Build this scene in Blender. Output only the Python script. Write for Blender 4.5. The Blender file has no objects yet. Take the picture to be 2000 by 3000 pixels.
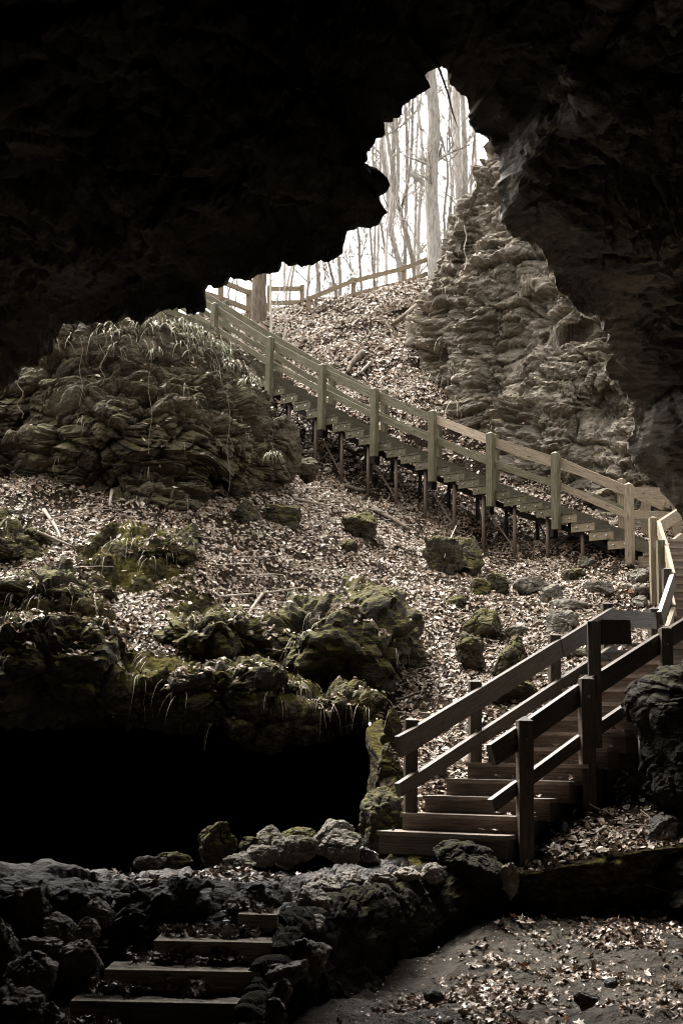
import bpy, bmesh, math, random
import numpy as np
from mathutils import Vector, Matrix
from mathutils.bvhtree import BVHTree
random.seed(7); RNG = np.random.default_rng(7)
scn = bpy.context.scene; COL = scn.collection
# ------------------------------------------------------------------ camera geometry (real photograph: about 50 mm, portrait)
F = 4167.; TILT = math.atan(720/4167); ROLL = math.radians(.9)
def _rx(a): c, s = math.cos(a), math.sin(a); return np.array([[1,0,0],[0,c,-s],[0,s,c]])
def _rz(a): c, s = math.cos(a), math.sin(a); return np.array([[c,-s,0],[s,c,0],[0,0,1]])
CM = _rx(math.pi/2+TILT) @ _rz(ROLL); EYE = np.array([0, 0, 1.6])
def P(px, py, D):
    d = CM @ np.array([(px-1000)/F, (1500-py)/F, -1.]); return EYE + d*D/d[1]
def Q(p):
    c = CM.T @ (np.asarray(p, float)-EYE); return 1000+F*c[0]/-c[2], 1500-F*c[1]/-c[2]
# ------------------------------------------------------------------ numpy noise
def _hash(ix, iy, iz, k):
    h = (ix.astype(np.int64)*374761393 + iy.astype(np.int64)*668265263 + iz.astype(np.int64)*2147483647 + k*974711) & 0xffffffff
    h = ((h ^ (h >> 13))*1274126177) & 0xffffffff
    h = ((h ^ (h >> 16))*2246822519) & 0xffffffff
    return ((h ^ (h >> 15)) & 0xffffff)/float(0x1000000)
def vnoise(p, k=0):
    i = np.floor(p).astype(np.int64); f = p-i; u = f*f*f*(f*(f*6-15)+10)
    r = 0
    for a in (0, 1):
        for b in (0, 1):
            for c in (0, 1):
                w = (u[:,0] if a else 1-u[:,0])*(u[:,1] if b else 1-u[:,1])*(u[:,2] if c else 1-u[:,2])
                g = [_hash(i[:,0]+a, i[:,1]+b, i[:,2]+c, k*3+q)*2-1 for q in range(3)]
                r = r + w*(g[0]*(f[:,0]-a)+g[1]*(f[:,1]-b)+g[2]*(f[:,2]-c))
    return r*1.5
def fbm(p, o=4, k=0, gain=.5):
    r = 0; a = 1.
    for j in range(o): r = r+a*vnoise(p*2.03**j+j*17.3, k+j); a *= gain
    return r
def ridged(p, o=4, k=0):
    r = 0; a = 1.
    for j in range(o): r = r+a*(1-2*np.abs(vnoise(p*2.07**j+j*7.7, k+j))); a *= .5
    return r/1.9
def worley(p, k=0):
    i = np.floor(p).astype(np.int64); n = len(p)
    f1 = np.full(n, 9.); f2 = np.full(n, 9.)
    for a in (-1, 0, 1):
        for b in (-1, 0, 1):
            for c in (-1, 0, 1):
                X, Y, Z = i[:,0]+a, i[:,1]+b, i[:,2]+c
                d = (X+_hash(X,Y,Z,k)-p[:,0])**2+(Y+_hash(X,Y,Z,k+1)-p[:,1])**2+(Z+_hash(X,Y,Z,k+2)-p[:,2])**2
                m = d < f1; f2 = np.where(m, f1, np.minimum(f2, d)); f1 = np.where(m, d, f1)
    return np.sqrt(f1), np.sqrt(f2)
def facets(p, k=0):
    """broken rock: each cell of a Worley pattern is one randomly tilted flat face; also the closeness of the crack between cells"""
    i = np.floor(p).astype(np.int64); n = len(p); f1 = np.full(n, 9.); f2 = np.full(n, 9.); val = np.zeros(n)
    for a in (-1, 0, 1):
        for b in (-1, 0, 1):
            for c in (-1, 0, 1):
                X, Y, Z = i[:,0]+a, i[:,1]+b, i[:,2]+c
                dx, dy, dz = p[:,0]-X-_hash(X,Y,Z,k), p[:,1]-Y-_hash(X,Y,Z,k+1), p[:,2]-Z-_hash(X,Y,Z,k+2)
                d = dx*dx+dy*dy+dz*dz; m = d < f1; f2 = np.where(m, f1, np.minimum(f2, d)); f1 = np.where(m, d, f1)
                if m.any():
                    v = (_hash(X,Y,Z,k+3)-.5)*dx*2.2+(_hash(X,Y,Z,k+4)-.5)*dy*2.2+(_hash(X,Y,Z,k+5)-.6)*dz*2.2+(_hash(X,Y,Z,k+6)-.5)*.8
                    val = np.where(m, v, val)
    return val, np.sqrt(f2)-np.sqrt(f1)
def rock_disp(p, k=0, size=1., strata=1., fine=1.):
    """crag profile of bedded limestone: beds of uneven thickness broken into blocks, open joints, pitted small relief (about -1..1)"""
    q = p/size; q = q+.25*np.stack([vnoise(q*.9, k+50), vnoise(q*.9+31, k+51), .5*vnoise(q*.9+67, k+52)], 1)
    def beds(th, fq, kk):
        s = q[:,2]/th+1.1*fbm(q*.45, 2, kk+9)+.35*vnoise(q*np.array([1.6,1.6,.5]), kk+8); L = np.floor(s); fr = s-L
        hl = _hash(L.astype(np.int64), L.astype(np.int64)*3, L.astype(np.int64)*7, kk)
        flat = np.stack([q[:,0]*fq, q[:,1]*fq, L*7.31+.5], 1)
        a = vnoise(flat*.8, kk+1)+.5*vnoise(flat*2.1+3, kk+2)
        f1, f2 = worley(flat*np.array([1.25,1.25,1.]), kk+3); joint = np.clip((f2-f1)/.16, 0, 1)
        prof = np.where(fr > .22, 1-((fr-.22)/.78)**3*.8, fr/.22*1.2-.2)
        return .9*(hl-.5)+.8*a+.5*(prof-.8)+.3*(joint-.85)-.1*(f1-.45)
    m = ss(-.2, .3, vnoise(q*.7+9, k+60))
    g1, g2 = worley(q*np.array([2.6,2.6,4.2])+5, k+7); pit = np.clip((g2-g1)/.25, 0, 1)
    mb = ss(-.12, .28, vnoise(q*.6+3, k+61))
    fa, ca = facets(q*np.array([.95,.95,1.5]), k+70); fb, cb = facets(q*np.array([2.6,2.6,4.4]), k+80)
    b = strata*((.22+.2*mb)*beds(.6, .62, k)+.34*beds(.2, 1.2, k+13)*mb+.09*beds(.085, 2.6, k+23)*mb)+.42*fa+.30*(np.clip(ca/.14, 0, 1)-.85)+(.24-.10*mb)*fb+.13*(np.clip(cb/.16, 0, 1)-.8)
    qa = q*np.array([1,1,2.2])
    return .75*fbm(q*.5, 3, k+20)+b+.10*(pit-.8)*m+fine*(.10*ridged(qa*3.2, 5, k+30)+.05*fbm(qa*13, 3, k+40))
def ss(a, b, x): t = np.clip((x-a)/(b-a), 0, 1); return t*t*(3-2*t)
# ------------------------------------------------------------------ mesh helpers
def tag(o, label=None, cat=None, group=None, kind=None):
    if label: o['label'] = label
    if cat: o['category'] = cat
    if group: o['group'] = group
    if kind: o['kind'] = kind
    return o
def link(name, me, mat, parent=None):
    o = bpy.data.objects.new(name, me); COL.objects.link(o)
    if mat: me.materials.append(mat)
    if parent: o.parent = parent
    return o
def mesh_np(name, V, Fq, mat, parent=None, smooth=True, attrs=None, origin=None):
    V = np.asarray(V, np.float32); Fq = np.asarray(Fq, np.int32)
    if origin is not None: V = V-np.asarray(origin, np.float32)
    me = bpy.data.meshes.new(name); n, m = Fq.shape
    me.vertices.add(len(V)); me.vertices.foreach_set('co', V.ravel())
    me.loops.add(n*m); me.loops.foreach_set('vertex_index', Fq.ravel())
    me.polygons.add(n); me.polygons.foreach_set('loop_start', np.arange(0, n*m, m, dtype=np.int32))
    me.polygons.foreach_set('use_smooth', np.full(n, smooth))
    for an, av in (attrs or {}).items():
        a = me.attributes.new(an, 'FLOAT', 'POINT'); a.data.foreach_set('value', np.asarray(av, np.float32))
    me.update(calc_edges=True); me.validate()
    o = link(name, me, mat, parent)
    if origin is not None and parent is None: o.location = [float(c) for c in origin]
    return o
def empty(name, loc=(0,0,0)):
    o = bpy.data.objects.new(name, None); o.empty_display_size = .2; COL.objects.link(o)
    o.location = [float(c) for c in loc]; return o
class MB:
    mi = None
    """collects boxes and tubes in world space; build() links them as one mesh (origin at the parent's location)"""
    def __init__(s): s.v = []; s.f = []; s.uv = []
    def box(s, p, q, w, h, up=(0,0,1), ends=(0,0), bev=0.):
        p = Vector(p); q = Vector(q); d = (q-p); L = d.length; d.normalize()
        up = Vector(up); sd = d.cross(up)
        if sd.length < 1e-4: sd = d.cross(Vector((1,0,0)))
        sd.normalize(); u = sd.cross(d).normalized()
        b = len(s.v); off = random.random()*50
        for t in (p-d*ends[0], q+d*ends[1]):
            for a, c in ((-1,-1),(1,-1),(1,1),(-1,1)): s.v.append(t+sd*a*w/2+u*c*h/2)
        fs = [(0,3,2,1),(4,5,6,7),(0,1,5,4),(1,2,6,5),(2,3,7,6),(3,0,4,7)]
        for k, f in enumerate(fs):
            s.f.append(tuple(b+i for i in f))
            if k < 2: s.uv.append([(off, 0),(off+.02, 0),(off+.02, h),(off, h)])
            else:
                ww = w if k in (2,4) else h
                s.uv.append([(off, k*.7+off),(off, k*.7+off+ww),(off+L, k*.7+off+ww),(off+L, k*.7+off)])
        return s
    def obox(s, c, ax, ay, az):
        """oriented box from centre and half-axis vectors, grain along ax"""
        c = Vector(c); ax, ay, az = Vector(ax), Vector(ay), Vector(az)
        return s.box(c-ax, c+ax, ay.length*2, az.length*2, up=az)
    def cap(s, c, sd, u, w, h):
        """pyramid cap on a post: base square of width w centred c, apex h above"""
        b = len(s.v); c = Vector(c); sd = Vector(sd); u = Vector(u)
        for a, e in ((-1,-1),(1,-1),(1,1),(-1,1)): s.v.append(c+sd*a*w/2+u*e*w/2)
        s.v.append(c+Vector((0,0,h)))
        for i in range(4):
            s.f.append((b+i, b+(i+1)%4, b+4)); s.uv.append([(0,0),(.1,0),(.05,.1)])
        return s
    def tube(s, pts, rad, n=6, caps=True):
        pts = [Vector(p) for p in pts]; rad = rad if hasattr(rad, '__len__') else [rad]*len(pts)
        b = len(s.v); ref = Vector((.31,.22,.92)); L = 0; off = random.random()*50
        for i, p in enumerate(pts):
            d = (pts[min(i+1,len(pts)-1)]-pts[max(i-1,0)])
            if d.length < 1e-7: d = Vector((0,0,1))
            d.normalize(); sd = d.cross(ref)
            if sd.length < .15: sd = d.cross(Vector((1,0,0)))
            sd.normalize(); u = sd.cross(d)
            for k in range(n):
                a = 2*math.pi*k/n; s.v.append(p+(sd*math.cos(a)+u*math.sin(a))*rad[i])
        for i in range(len(pts)-1):
            l2 = L+(pts[i+1]-pts[i]).length
            for k in range(n):
                k2 = (k+1)%n
                s.f.append((b+i*n+k, b+i*n+k2, b+(i+1)*n+k2, b+(i+1)*n+k))
                s.uv.append([(off+L, k*.05),(off+L, k*.05+.05),(off+l2, k*.05+.05),(off+l2, k*.05)])
            L = l2
        if caps:
            s.f.append(tuple(b+k for k in range(n))[::-1]); s.uv.append([(0,0)]*n)
            e = b+(len(pts)-1)*n; s.f.append(tuple(e+k for k in range(n))); s.uv.append([(0,0)]*n)
        return s
    def build(s, name, mat, parent=None, smooth=False, origin=None):
        me = bpy.data.meshes.new(name)
        o0 = Vector(origin) if origin is not None else (parent.matrix_world.translation if parent and parent.parent is None else Vector())
        if parent is not None and origin is None:
            o0 = Vector(parent.location); pp = parent.parent
            while pp is not None: o0 = o0+Vector(pp.location); pp = pp.parent
        me.from_pydata([v-o0 for v in s.v], [], s.f)
        uv = me.uv_layers.new(name='UVMap'); i = 0
        flat = np.array([c for f in s.uv for c in f], np.float32)
        uv.data.foreach_set('uv', flat.ravel())
        if smooth: me.polygons.foreach_set('use_smooth', [True]*len(me.polygons))
        me.update(); o = link(name, me, mat, parent)
        if s.mi is not None:
            me.materials.append(M_BOLT); me.polygons.foreach_set('material_index', [0]*s.mi+[1]*(len(s.f)-s.mi))
        if parent is None: o.location = o0
        return o
def catmull(C, t):
    """Catmull-Rom through rows of C (n x ...) at parameters t in 0..n-1"""
    n = len(C); i = np.clip(np.floor(t).astype(int), 0, n-2); f = (t-i).reshape(-1, *([1]*(C.ndim-1)))
    g = lambda j: C[np.clip(j, 0, n-1)]
    a, b, c, d = g(i-1), g(i), g(i+1), g(i+2)
    return .5*((2*b)+(c-a)*f+(2*a-5*b+4*c-d)*f*f+(3*b-a-3*c+d)*f**3)
def grid_faces(nr, nc, flip=False, closed=False):
    r = np.arange(nr-1)[:,None]; c = np.arange(nc if closed else nc-1)[None,:]; c2 = (c+1)%nc
    f = np.stack([r*nc+c, r*nc+c2, (r+1)*nc+c2, (r+1)*nc+c], -1).reshape(-1, 4)
    return f[:, ::-1] if flip else f
def grid_normals(G):
    du = np.gradient(G, axis=1); dv = np.gradient(G, axis=0)
    n = np.cross(du, dv); return n/(np.linalg.norm(n, axis=-1, keepdims=True)+1e-9)
def face_samples(V, Fq, n, dens=None, rng=RNG):
    """n random points on a quad mesh, weighted by area x dens(centroid, normal); returns points, normals, face ids"""
    A, B, C, D = (V[Fq[:,i]] for i in range(4)); nn = np.cross(C-A, D-B); ar = np.linalg.norm(nn, axis=1)/2
    nn = nn/(2*ar[:,None]+1e-12); w = ar*(dens((A+C)/2, nn) if dens is not None else 1.)
    w = np.clip(w, 0, None); cs = np.cumsum(w); idx = np.searchsorted(cs, rng.random(n)*cs[-1]); idx = np.clip(idx, 0, len(Fq)-1)
    s, t = rng.random((2, n, 1))
    p = (A[idx]*(1-s)+B[idx]*s)*(1-t)+(D[idx]*(1-s)+C[idx]*s)*t
    return p, nn[idx], idx
# ------------------------------------------------------------------ materials
class NT:
    def __init__(s, m): s.t = m.node_tree; s.n = s.t.nodes; s.l = s.t.links
    def __call__(s, ty, ins=None, **kw):
        x = s.n.new(ty)
        for k, v in kw.items(): setattr(x, k, v)
        for k, v in (ins or {}).items():
            if isinstance(v, bpy.types.NodeSocket): s.l.new(v, x.inputs[k])
            else: x.inputs[k].default_value = v
        return x
    def math(s, op, a, b=0., clamp=False):
        return s('ShaderNodeMath', {0: a, 1: b}, operation=op, use_clamp=clamp).outputs[0]
    def ramp(s, fac, stops, interp='LINEAR'):
        r = s('ShaderNodeValToRGB', {0: fac}); e = r.color_ramp.elements; r.color_ramp.interpolation = interp
        while len(e) > 1: e.remove(e[-1])
        e[0].position = stops[0][0]; e[0].color = (*stops[0][1], 1)
        for p, c in stops[1:]: q = e.new(p); q.color = (*c, 1)
        return r.outputs[0]
    def mix(s, fac, a, b, mode='MIX'):
        x = s('ShaderNodeMix', data_type='RGBA', blend_type=mode)
        for i, v in ((0, fac), (6, a), (7, b)):
            if isinstance(v, bpy.types.NodeSocket): s.l.new(v, x.inputs[i])
            else: x.inputs[i].default_value = v if i == 0 else (*v, 1)
        return x.outputs[2]
    def noise(s, vec, scale, detail=6, rough=.6):
        return s('ShaderNodeTexNoise', {'Vector': vec, 'Scale': scale, 'Detail': detail, 'Roughness': rough}).outputs['Fac']
def new_mat(name):
    m = bpy.data.materials.new(name); m.use_nodes = True; m.node_tree.nodes.clear(); return m, NT(m)
def finish(t, color, rough, normal=None, spec=.3, extra=None):
    b = t('ShaderNodeBsdfPrincipled', {'Base Color': color, 'Roughness': rough, 'Specular IOR Level': spec})
    if normal is not None: t.l.new(normal, b.inputs['Normal'])
    for k, v in (extra or {}).items():
        if isinstance(v, bpy.types.NodeSocket): t.l.new(v, b.inputs[k])
        else: b.inputs[k].default_value = v
    o = t('ShaderNodeOutputMaterial'); t.l.new(b.outputs[0], o.inputs[0])
def rock_mat(name, dark, mid, pale, moss=.0, mosscol=(.06,.055,.012), bump=.6, rough=.85, spec=.25, scale=1., layered=True):
    m, t = new_mat(name)
    co = t('ShaderNodeTexCoord').outputs['Object']; rnd = t('ShaderNodeObjectInfo').outputs['Random']
    off = t('ShaderNodeCombineXYZ', {0: t.math('MULTIPLY', rnd, 37.), 1: t.math('MULTIPLY', rnd, 11.), 2: 0.}).outputs[0]
    v = t('ShaderNodeVectorMath', {0: co, 1: off}, operation='ADD').outputs[0]
    vs = t('ShaderNodeMapping', {'Vector': v, 'Scale': (scale, scale, scale*(2.3 if layered else 1.2))}).outputs[0]
    n1 = t.noise(vs, 1.3, 8, .62); n2 = t.noise(vs, 7., 6, .65); n3 = t.noise(vs, 32., 4, .6)
    vor = t('ShaderNodeTexVoronoi', {'Vector': vs, 'Scale': 9.}, feature='F1').outputs['Distance']
    f = t.math('ADD', t.math('MULTIPLY', n1, .6), t.math('MULTIPLY', n2, .4))
    col = t.ramp(f, [(.30, dark), (.48, mid), (.66, pale)])
    col = t.mix(t.math('MULTIPLY', n3, .5), col, t.ramp(n3, [(.35, dark), (.6, mid), (.8, pale)]))
    n0 = t.noise(v, .55*scale, 4, .55)
    col = t.mix(t('ShaderNodeMapRange', {0: n0, 1: .56, 2: .72}).outputs[0], col, t.mix(.6, dark, mid)); col = t.mix(t('ShaderNodeMapRange', {0: n0, 1: .42, 2: .30, 4: .55}).outputs[0], col, pale)
    if moss > 0:
        nz = t('ShaderNodeSeparateXYZ', {0: t('ShaderNodeNewGeometry').outputs['Normal']}).outputs[2]
        mf = t.math('ADD', t.math('MULTIPLY', nz, .55), t.math('MULTIPLY', t.noise(v, 1.7*scale, 5, .6), 1.5))
        mf = t.math('ADD', mf, t.math('MULTIPLY', n2, .5))
        mf = t('ShaderNodeMapRange', {0: mf, 1: 1.55-moss, 2: 1.75-moss}).outputs[0]
        mc = t.mix(t.noise(v, 11., 4), tuple(c*.45 for c in mosscol), tuple(c*1.5 for c in mosscol))
        col = t.mix(t.math('MULTIPLY', mf, .9), col, mc)
    h = t.math('ADD', t.math('MULTIPLY', n2, .6), t.math('ADD', t.math('MULTIPLY', n3, .3), t.math('MULTIPLY', vor, .3)))
    nb = t('ShaderNodeBump', {'Height': h, 'Strength': bump, 'Distance': .06}).outputs[0]
    finish(t, col, rough, nb, spec); return m
M_CLIFF = rock_mat('limestone_cliff', (.035,.028,.02), (.145,.122,.093), (.42,.37,.31), moss=.10, mosscol=(.085,.07,.02), bump=.8)
M_OUTCROP = rock_mat('mossy_limestone', (.014,.011,.007), (.05,.04,.025), (.17,.143,.104), moss=.32, mosscol=(.06,.05,.013), bump=.8)
M_MOSS = rock_mat('mossy_rock', (.012,.010,.006), (.036,.03,.019), (.11,.095,.068), moss=.42, mosscol=(.085,.074,.014), bump=.8, scale=2.2)
M_GREY = rock_mat('grey_limestone', (.04,.034,.026), (.125,.112,.09), (.27,.25,.21), moss=.06, bump=.7, scale=2.2)
M_DAMP = rock_mat('damp_cave_stone', (.022,.019,.016), (.06,.053,.045), (.15,.133,.112), bump=.8, rough=.6, spec=.35, scale=2.2)
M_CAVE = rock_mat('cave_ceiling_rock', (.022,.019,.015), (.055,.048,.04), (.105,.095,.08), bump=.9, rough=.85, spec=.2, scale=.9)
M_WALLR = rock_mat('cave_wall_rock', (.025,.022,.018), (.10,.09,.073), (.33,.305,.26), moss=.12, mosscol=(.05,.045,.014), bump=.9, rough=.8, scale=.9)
M_SHADE = rock_mat('shade_toned_rock', (.007,.006,.0045), (.017,.015,.011), (.045,.04,.031), moss=.15, mosscol=(.03,.028,.01), bump=.9, rough=.9, spec=.1)  # near-black tone: the shade on these foreground rocks is put into the colour
M_STONE = rock_mat('border_stone', (.078,.064,.049), (.215,.182,.143), (.40,.355,.29), bump=.9, rough=.6, spec=.35, scale=2.2)
M_STEP = rock_mat('trodden_earth_step', (.12,.10,.08), (.29,.25,.205), (.45,.40,.34), bump=.6, rough=.8, scale=2.5)
def hill_mat():
    m, t = new_mat('leafy_hillside'); co = t('ShaderNodeTexCoord').outputs['Object']
    rk = t('ShaderNodeAttribute', attribute_name='rock').outputs['Fac']
    vs = t('ShaderNodeMapping', {'Vector': co, 'Scale': (1.6, 1.6, 3.)}).outputs[0]
    n1 = t.noise(vs, 1.3, 8); n2 = t.noise(vs, 7., 6); n3 = t.noise(vs, 30., 4)
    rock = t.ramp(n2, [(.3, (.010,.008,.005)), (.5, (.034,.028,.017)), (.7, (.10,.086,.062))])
    nz = t('ShaderNodeSeparateXYZ', {0: t('ShaderNodeNewGeometry').outputs['Normal']}).outputs[2]
    mf = t('ShaderNodeMapRange', {0: t.math('ADD', t.math('MULTIPLY', nz, .5), n1), 1: .62, 2: .85}).outputs[0]
    rock = t.mix(t.math('MULTIPLY', mf, .85), rock, t.mix(n3, (.016,.014,.003), (.095,.082,.016)))
    vr = t('ShaderNodeTexVoronoi', {'Vector': co, 'Scale': 14., 'Randomness': 1.}, feature='F1')
    lc = t('ShaderNodeSeparateColor', {0: vr.outputs['Color']}).outputs[0]
    soil = t.ramp(lc, [(0., (.035,.023,.013)), (.5, (.09,.06,.036)), (.85, (.18,.13,.085)), (1., (.26,.19,.13))])
    soil = t.mix(t.math('MULTIPLY', vr.outputs['Distance'], 8., True), soil, (.02,.014,.009))
    col = t.mix(rk, soil, rock)
    h = t.math('ADD', t.math('MULTIPLY', n2, .6), t.math('ADD', t.math('MULTIPLY', n3, .35), t.math('MULTIPLY', vr.outputs['Distance'], 1.)))
    nb = t('ShaderNodeBump', {'Height': h, 'Strength': .7, 'Distance': .06}).outputs[0]
    finish(t, col, .95, nb, .04); return m
M_HILL = hill_mat()
def ground_mat():
    m, t = new_mat('sandy_cave_floor'); co = t('ShaderNodeTexCoord').outputs['Object']
    n1 = t.noise(co, 1.1, 6); n2 = t.noise(co, 9., 6); n3 = t.noise(co, 70., 3)
    col = t.ramp(n1, [(.3, (.018,.0135,.009)), (.5, (.036,.028,.02)), (.7, (.06,.048,.036))])
    col = t.mix(t.math('MULTIPLY', t.math('LESS_THAN', n3, .38), .5), col, (.05,.04,.03))
    col = t.mix(.35, col, t.ramp(n2, [(.3, (.018,.014,.010)), (.7, (.095,.08,.063))]))
    h = t.math('ADD', t.math('MULTIPLY', n2, .7), t.math('MULTIPLY', n3, .25))
    nb = t('ShaderNodeBump', {'Height': h, 'Strength': 1., 'Distance': .08}).outputs[0]
    finish(t, col, .85, nb, .25); return m
M_GROUND = ground_mat()
def leaf_mat(name, stops, rough=.5):
    m, t = new_mat(name); r = t('ShaderNodeNewGeometry').outputs['Random Per Island']
    col = t.ramp(r, stops); co = t('ShaderNodeTexCoord').outputs['Object']
    n = t.noise(co, 40., 3); col = t.mix(t.math('MULTIPLY', n, .4), col, (.08,.05,.03))
    finish(t, col, rough, None, .4); return m
M_LEAF = leaf_mat('dry_leaf', [(0., (.035,.02,.012)), (.14, (.12,.066,.035)), (.30, (.22,.155,.10)), (.5, (.36,.295,.225)), (.8, (.56,.49,.405)), (.92, (.23,.105,.045)), (1., (.64,.58,.495))], .5)
M_LEAFD = leaf_mat('damp_leaf', [(0., (.035,.02,.012)), (.3, (.13,.085,.055)), (.6, (.32,.26,.205)), (.85, (.52,.45,.38)), (.93, (.19,.08,.03)), (1., (.6,.54,.48))], .4)
M_STRAW = leaf_mat('dry_grass_blade', [(0., (.16,.13,.08)), (.5, (.36,.31,.225)), (1., (.55,.49,.38))], .6)
M_SEDGE = leaf_mat('green_sedge_blade', [(0., (.06,.07,.022)), (.4, (.15,.165,.07)), (.7, (.28,.29,.17)), (1., (.45,.42,.3))], .5)
M_VINE = leaf_mat('dry_root', [(0., (.10,.08,.055)), (1., (.24,.20,.15))], .8)
M_TWIG = leaf_mat('grey_twig', [(0., (.12,.10,.075)), (1., (.38,.33,.27))], .8)
def wood_mat(name, dark, mid, pale, green=(.05,.05,.02), g=.3, rough=.7, spec=.3):
    m, t = new_mat(name); uv = t('ShaderNodeUVMap', uv_map='UVMap').outputs[0]
    rnd = t('ShaderNodeNewGeometry').outputs['Random Per Island']
    gv = t('ShaderNodeMapping', {'Vector': uv, 'Scale': (1.6, 38., 1.)}).outputs[0]
    n1 = t.noise(gv, 2., 7, .65); n2 = t.noise(uv, 2.2, 5); n3 = t.noise(t('ShaderNodeMapping', {'Vector': uv, 'Scale': (6., 130., 1.)}).outputs[0], 2., 4)
    col = t.ramp(n1, [(.36, dark), (.5, mid), (.66, pale)])
    col = t.mix(t('ShaderNodeMapRange', {0: n3, 1: .45, 2: .7}).outputs[0], col, dark)
    kn = t('ShaderNodeTexVoronoi', {'Vector': t('ShaderNodeMapping', {'Vector': uv, 'Scale': (2.2, 9., 1.)}).outputs[0], 'Scale': 1.}, feature='F1').outputs['Distance']
    col = t.mix(t('ShaderNodeMapRange', {0: kn, 1: .16, 2: .06}).outputs[0], col, tuple(c*.5 for c in dark))
    gf = t('ShaderNodeMapRange', {0: t.math('ADD', n2, t.math('MULTIPLY', t.math('SUBTRACT', rnd, .5), .35)), 1: .66-g*.5, 2: .86-g*.5}).outputs[0]
    col = t.mix(t.math('MULTIPLY', gf, .75), col, green)
    k = t.math('ADD', .75, t.math('MULTIPLY', rnd, .5))
    kc = t('ShaderNodeCombineColor', {0: k, 1: k, 2: k}).outputs[0]
    col = t.mix(1., col, kc, 'MULTIPLY')
    nb = t('ShaderNodeBump', {'Height': t.math('ADD', n1, t.math('MULTIPLY', n3, .5)), 'Strength': .35, 'Distance': .01}).outputs[0]
    finish(t, col, rough, nb, spec); return m
M_WOOD = wood_mat('weathered_green_timber', (.045,.038,.022), (.12,.103,.064), (.22,.195,.135), green=(.078,.07,.033), g=.35)
M_WOODT = wood_mat('dark_tread_timber', (.032,.026,.017), (.075,.062,.041), (.125,.105,.073), green=(.05,.048,.02), g=.3)
M_WOODF = wood_mat('fresh_timber', (.22,.165,.115), (.38,.30,.22), (.52,.43,.33), g=.02, green=(.2,.17,.11))
M_WOODN = wood_mat('newer_brown_timber', (.10,.077,.05), (.22,.172,.115), (.34,.28,.2), g=.15, green=(.12,.11,.045))
M_WOODB = wood_mat('dark_brown_timber', (.036,.027,.02), (.08,.063,.049), (.15,.122,.097), g=.05, green=(.06,.045,.03), rough=.34, spec=.5)
M_WOODS = wood_mat('worn_stair_timber', (.06,.043,.033), (.135,.102,.08), (.23,.185,.15), g=.05, green=(.08,.065,.045), rough=.5, spec=.4)
M_WOODL = wood_mat('lit_tread_timber', (.10,.076,.058), (.21,.168,.135), (.33,.28,.235), g=.05, green=(.1,.085,.06), rough=.5, spec=.4)  # paler than the step boards: lit tread edges are put into the colour
M_WOODG = wood_mat('step_edge_timber', (.17,.135,.10), (.35,.29,.225), (.52,.45,.36), g=.0, rough=.75)
def plain(name, col, rough=.6, metal=0., var=.4):
    m, t = new_mat(name); co = t('ShaderNodeTexCoord').outputs['Object']
    n = t.noise(co, 14., 5); c = t.mix(t.math('MULTIPLY', n, var), col, tuple(x*.35 for x in col))
    finish(t, c, rough, t('ShaderNodeBump', {'Height': n, 'Strength': .2, 'Distance': .01}).outputs[0], .3, {'Metallic': metal}); return m
M_PIPE = plain('rusty_pipe', (.13,.095,.07), .7)
M_STEEL = plain('dark_steel', (.03,.026,.023), .6)
M_BOLT = plain('bolt_steel', (.45,.45,.43), .35, .8, .2)
M_SIGN = plain('brown_sign_face', (.075,.05,.04), .6)
def bark_mat(name, dark, pale):
    m, t = new_mat(name); co = t('ShaderNodeTexCoord').outputs['Object']
    v = t('ShaderNodeMapping', {'Vector': co, 'Scale': (9., 9., 1.6)}).outputs[0]
    n1 = t.noise(v, 2., 7, .7); n2 = t.noise(co, 1.2, 5)
    col = t.ramp(n1, [(.32, dark), (.52, pale), (.75, tuple(min(1, c*1.35) for c in pale))])
    col = t.mix(t('ShaderNodeMapRange', {0: n2, 1: .6, 2: .7}).outputs[0], col, tuple(c*.8 for c in dark))
    nb = t('ShaderNodeBump', {'Height': n1, 'Strength': .8, 'Distance': .03}).outputs[0]
    finish(t, col, .9, nb, .1); return m
M_BARKT = bark_mat('rough_brown_bark', (.06,.047,.036), (.15,.122,.095))
M_WET = rock_mat('wet_stone', (.03,.027,.024), (.07,.064,.056), (.14,.13,.115), bump=.25, rough=.12, spec=.6, scale=2.)
M_BARK = bark_mat('grey_bark', (.15,.13,.112), (.35,.325,.29))
M_BARKP = bark_mat('pale_bark', (.26,.23,.20), (.5,.46,.42))
M_BARKD = bark_mat('dark_bark', (.10,.085,.072), (.25,.225,.195))
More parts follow.
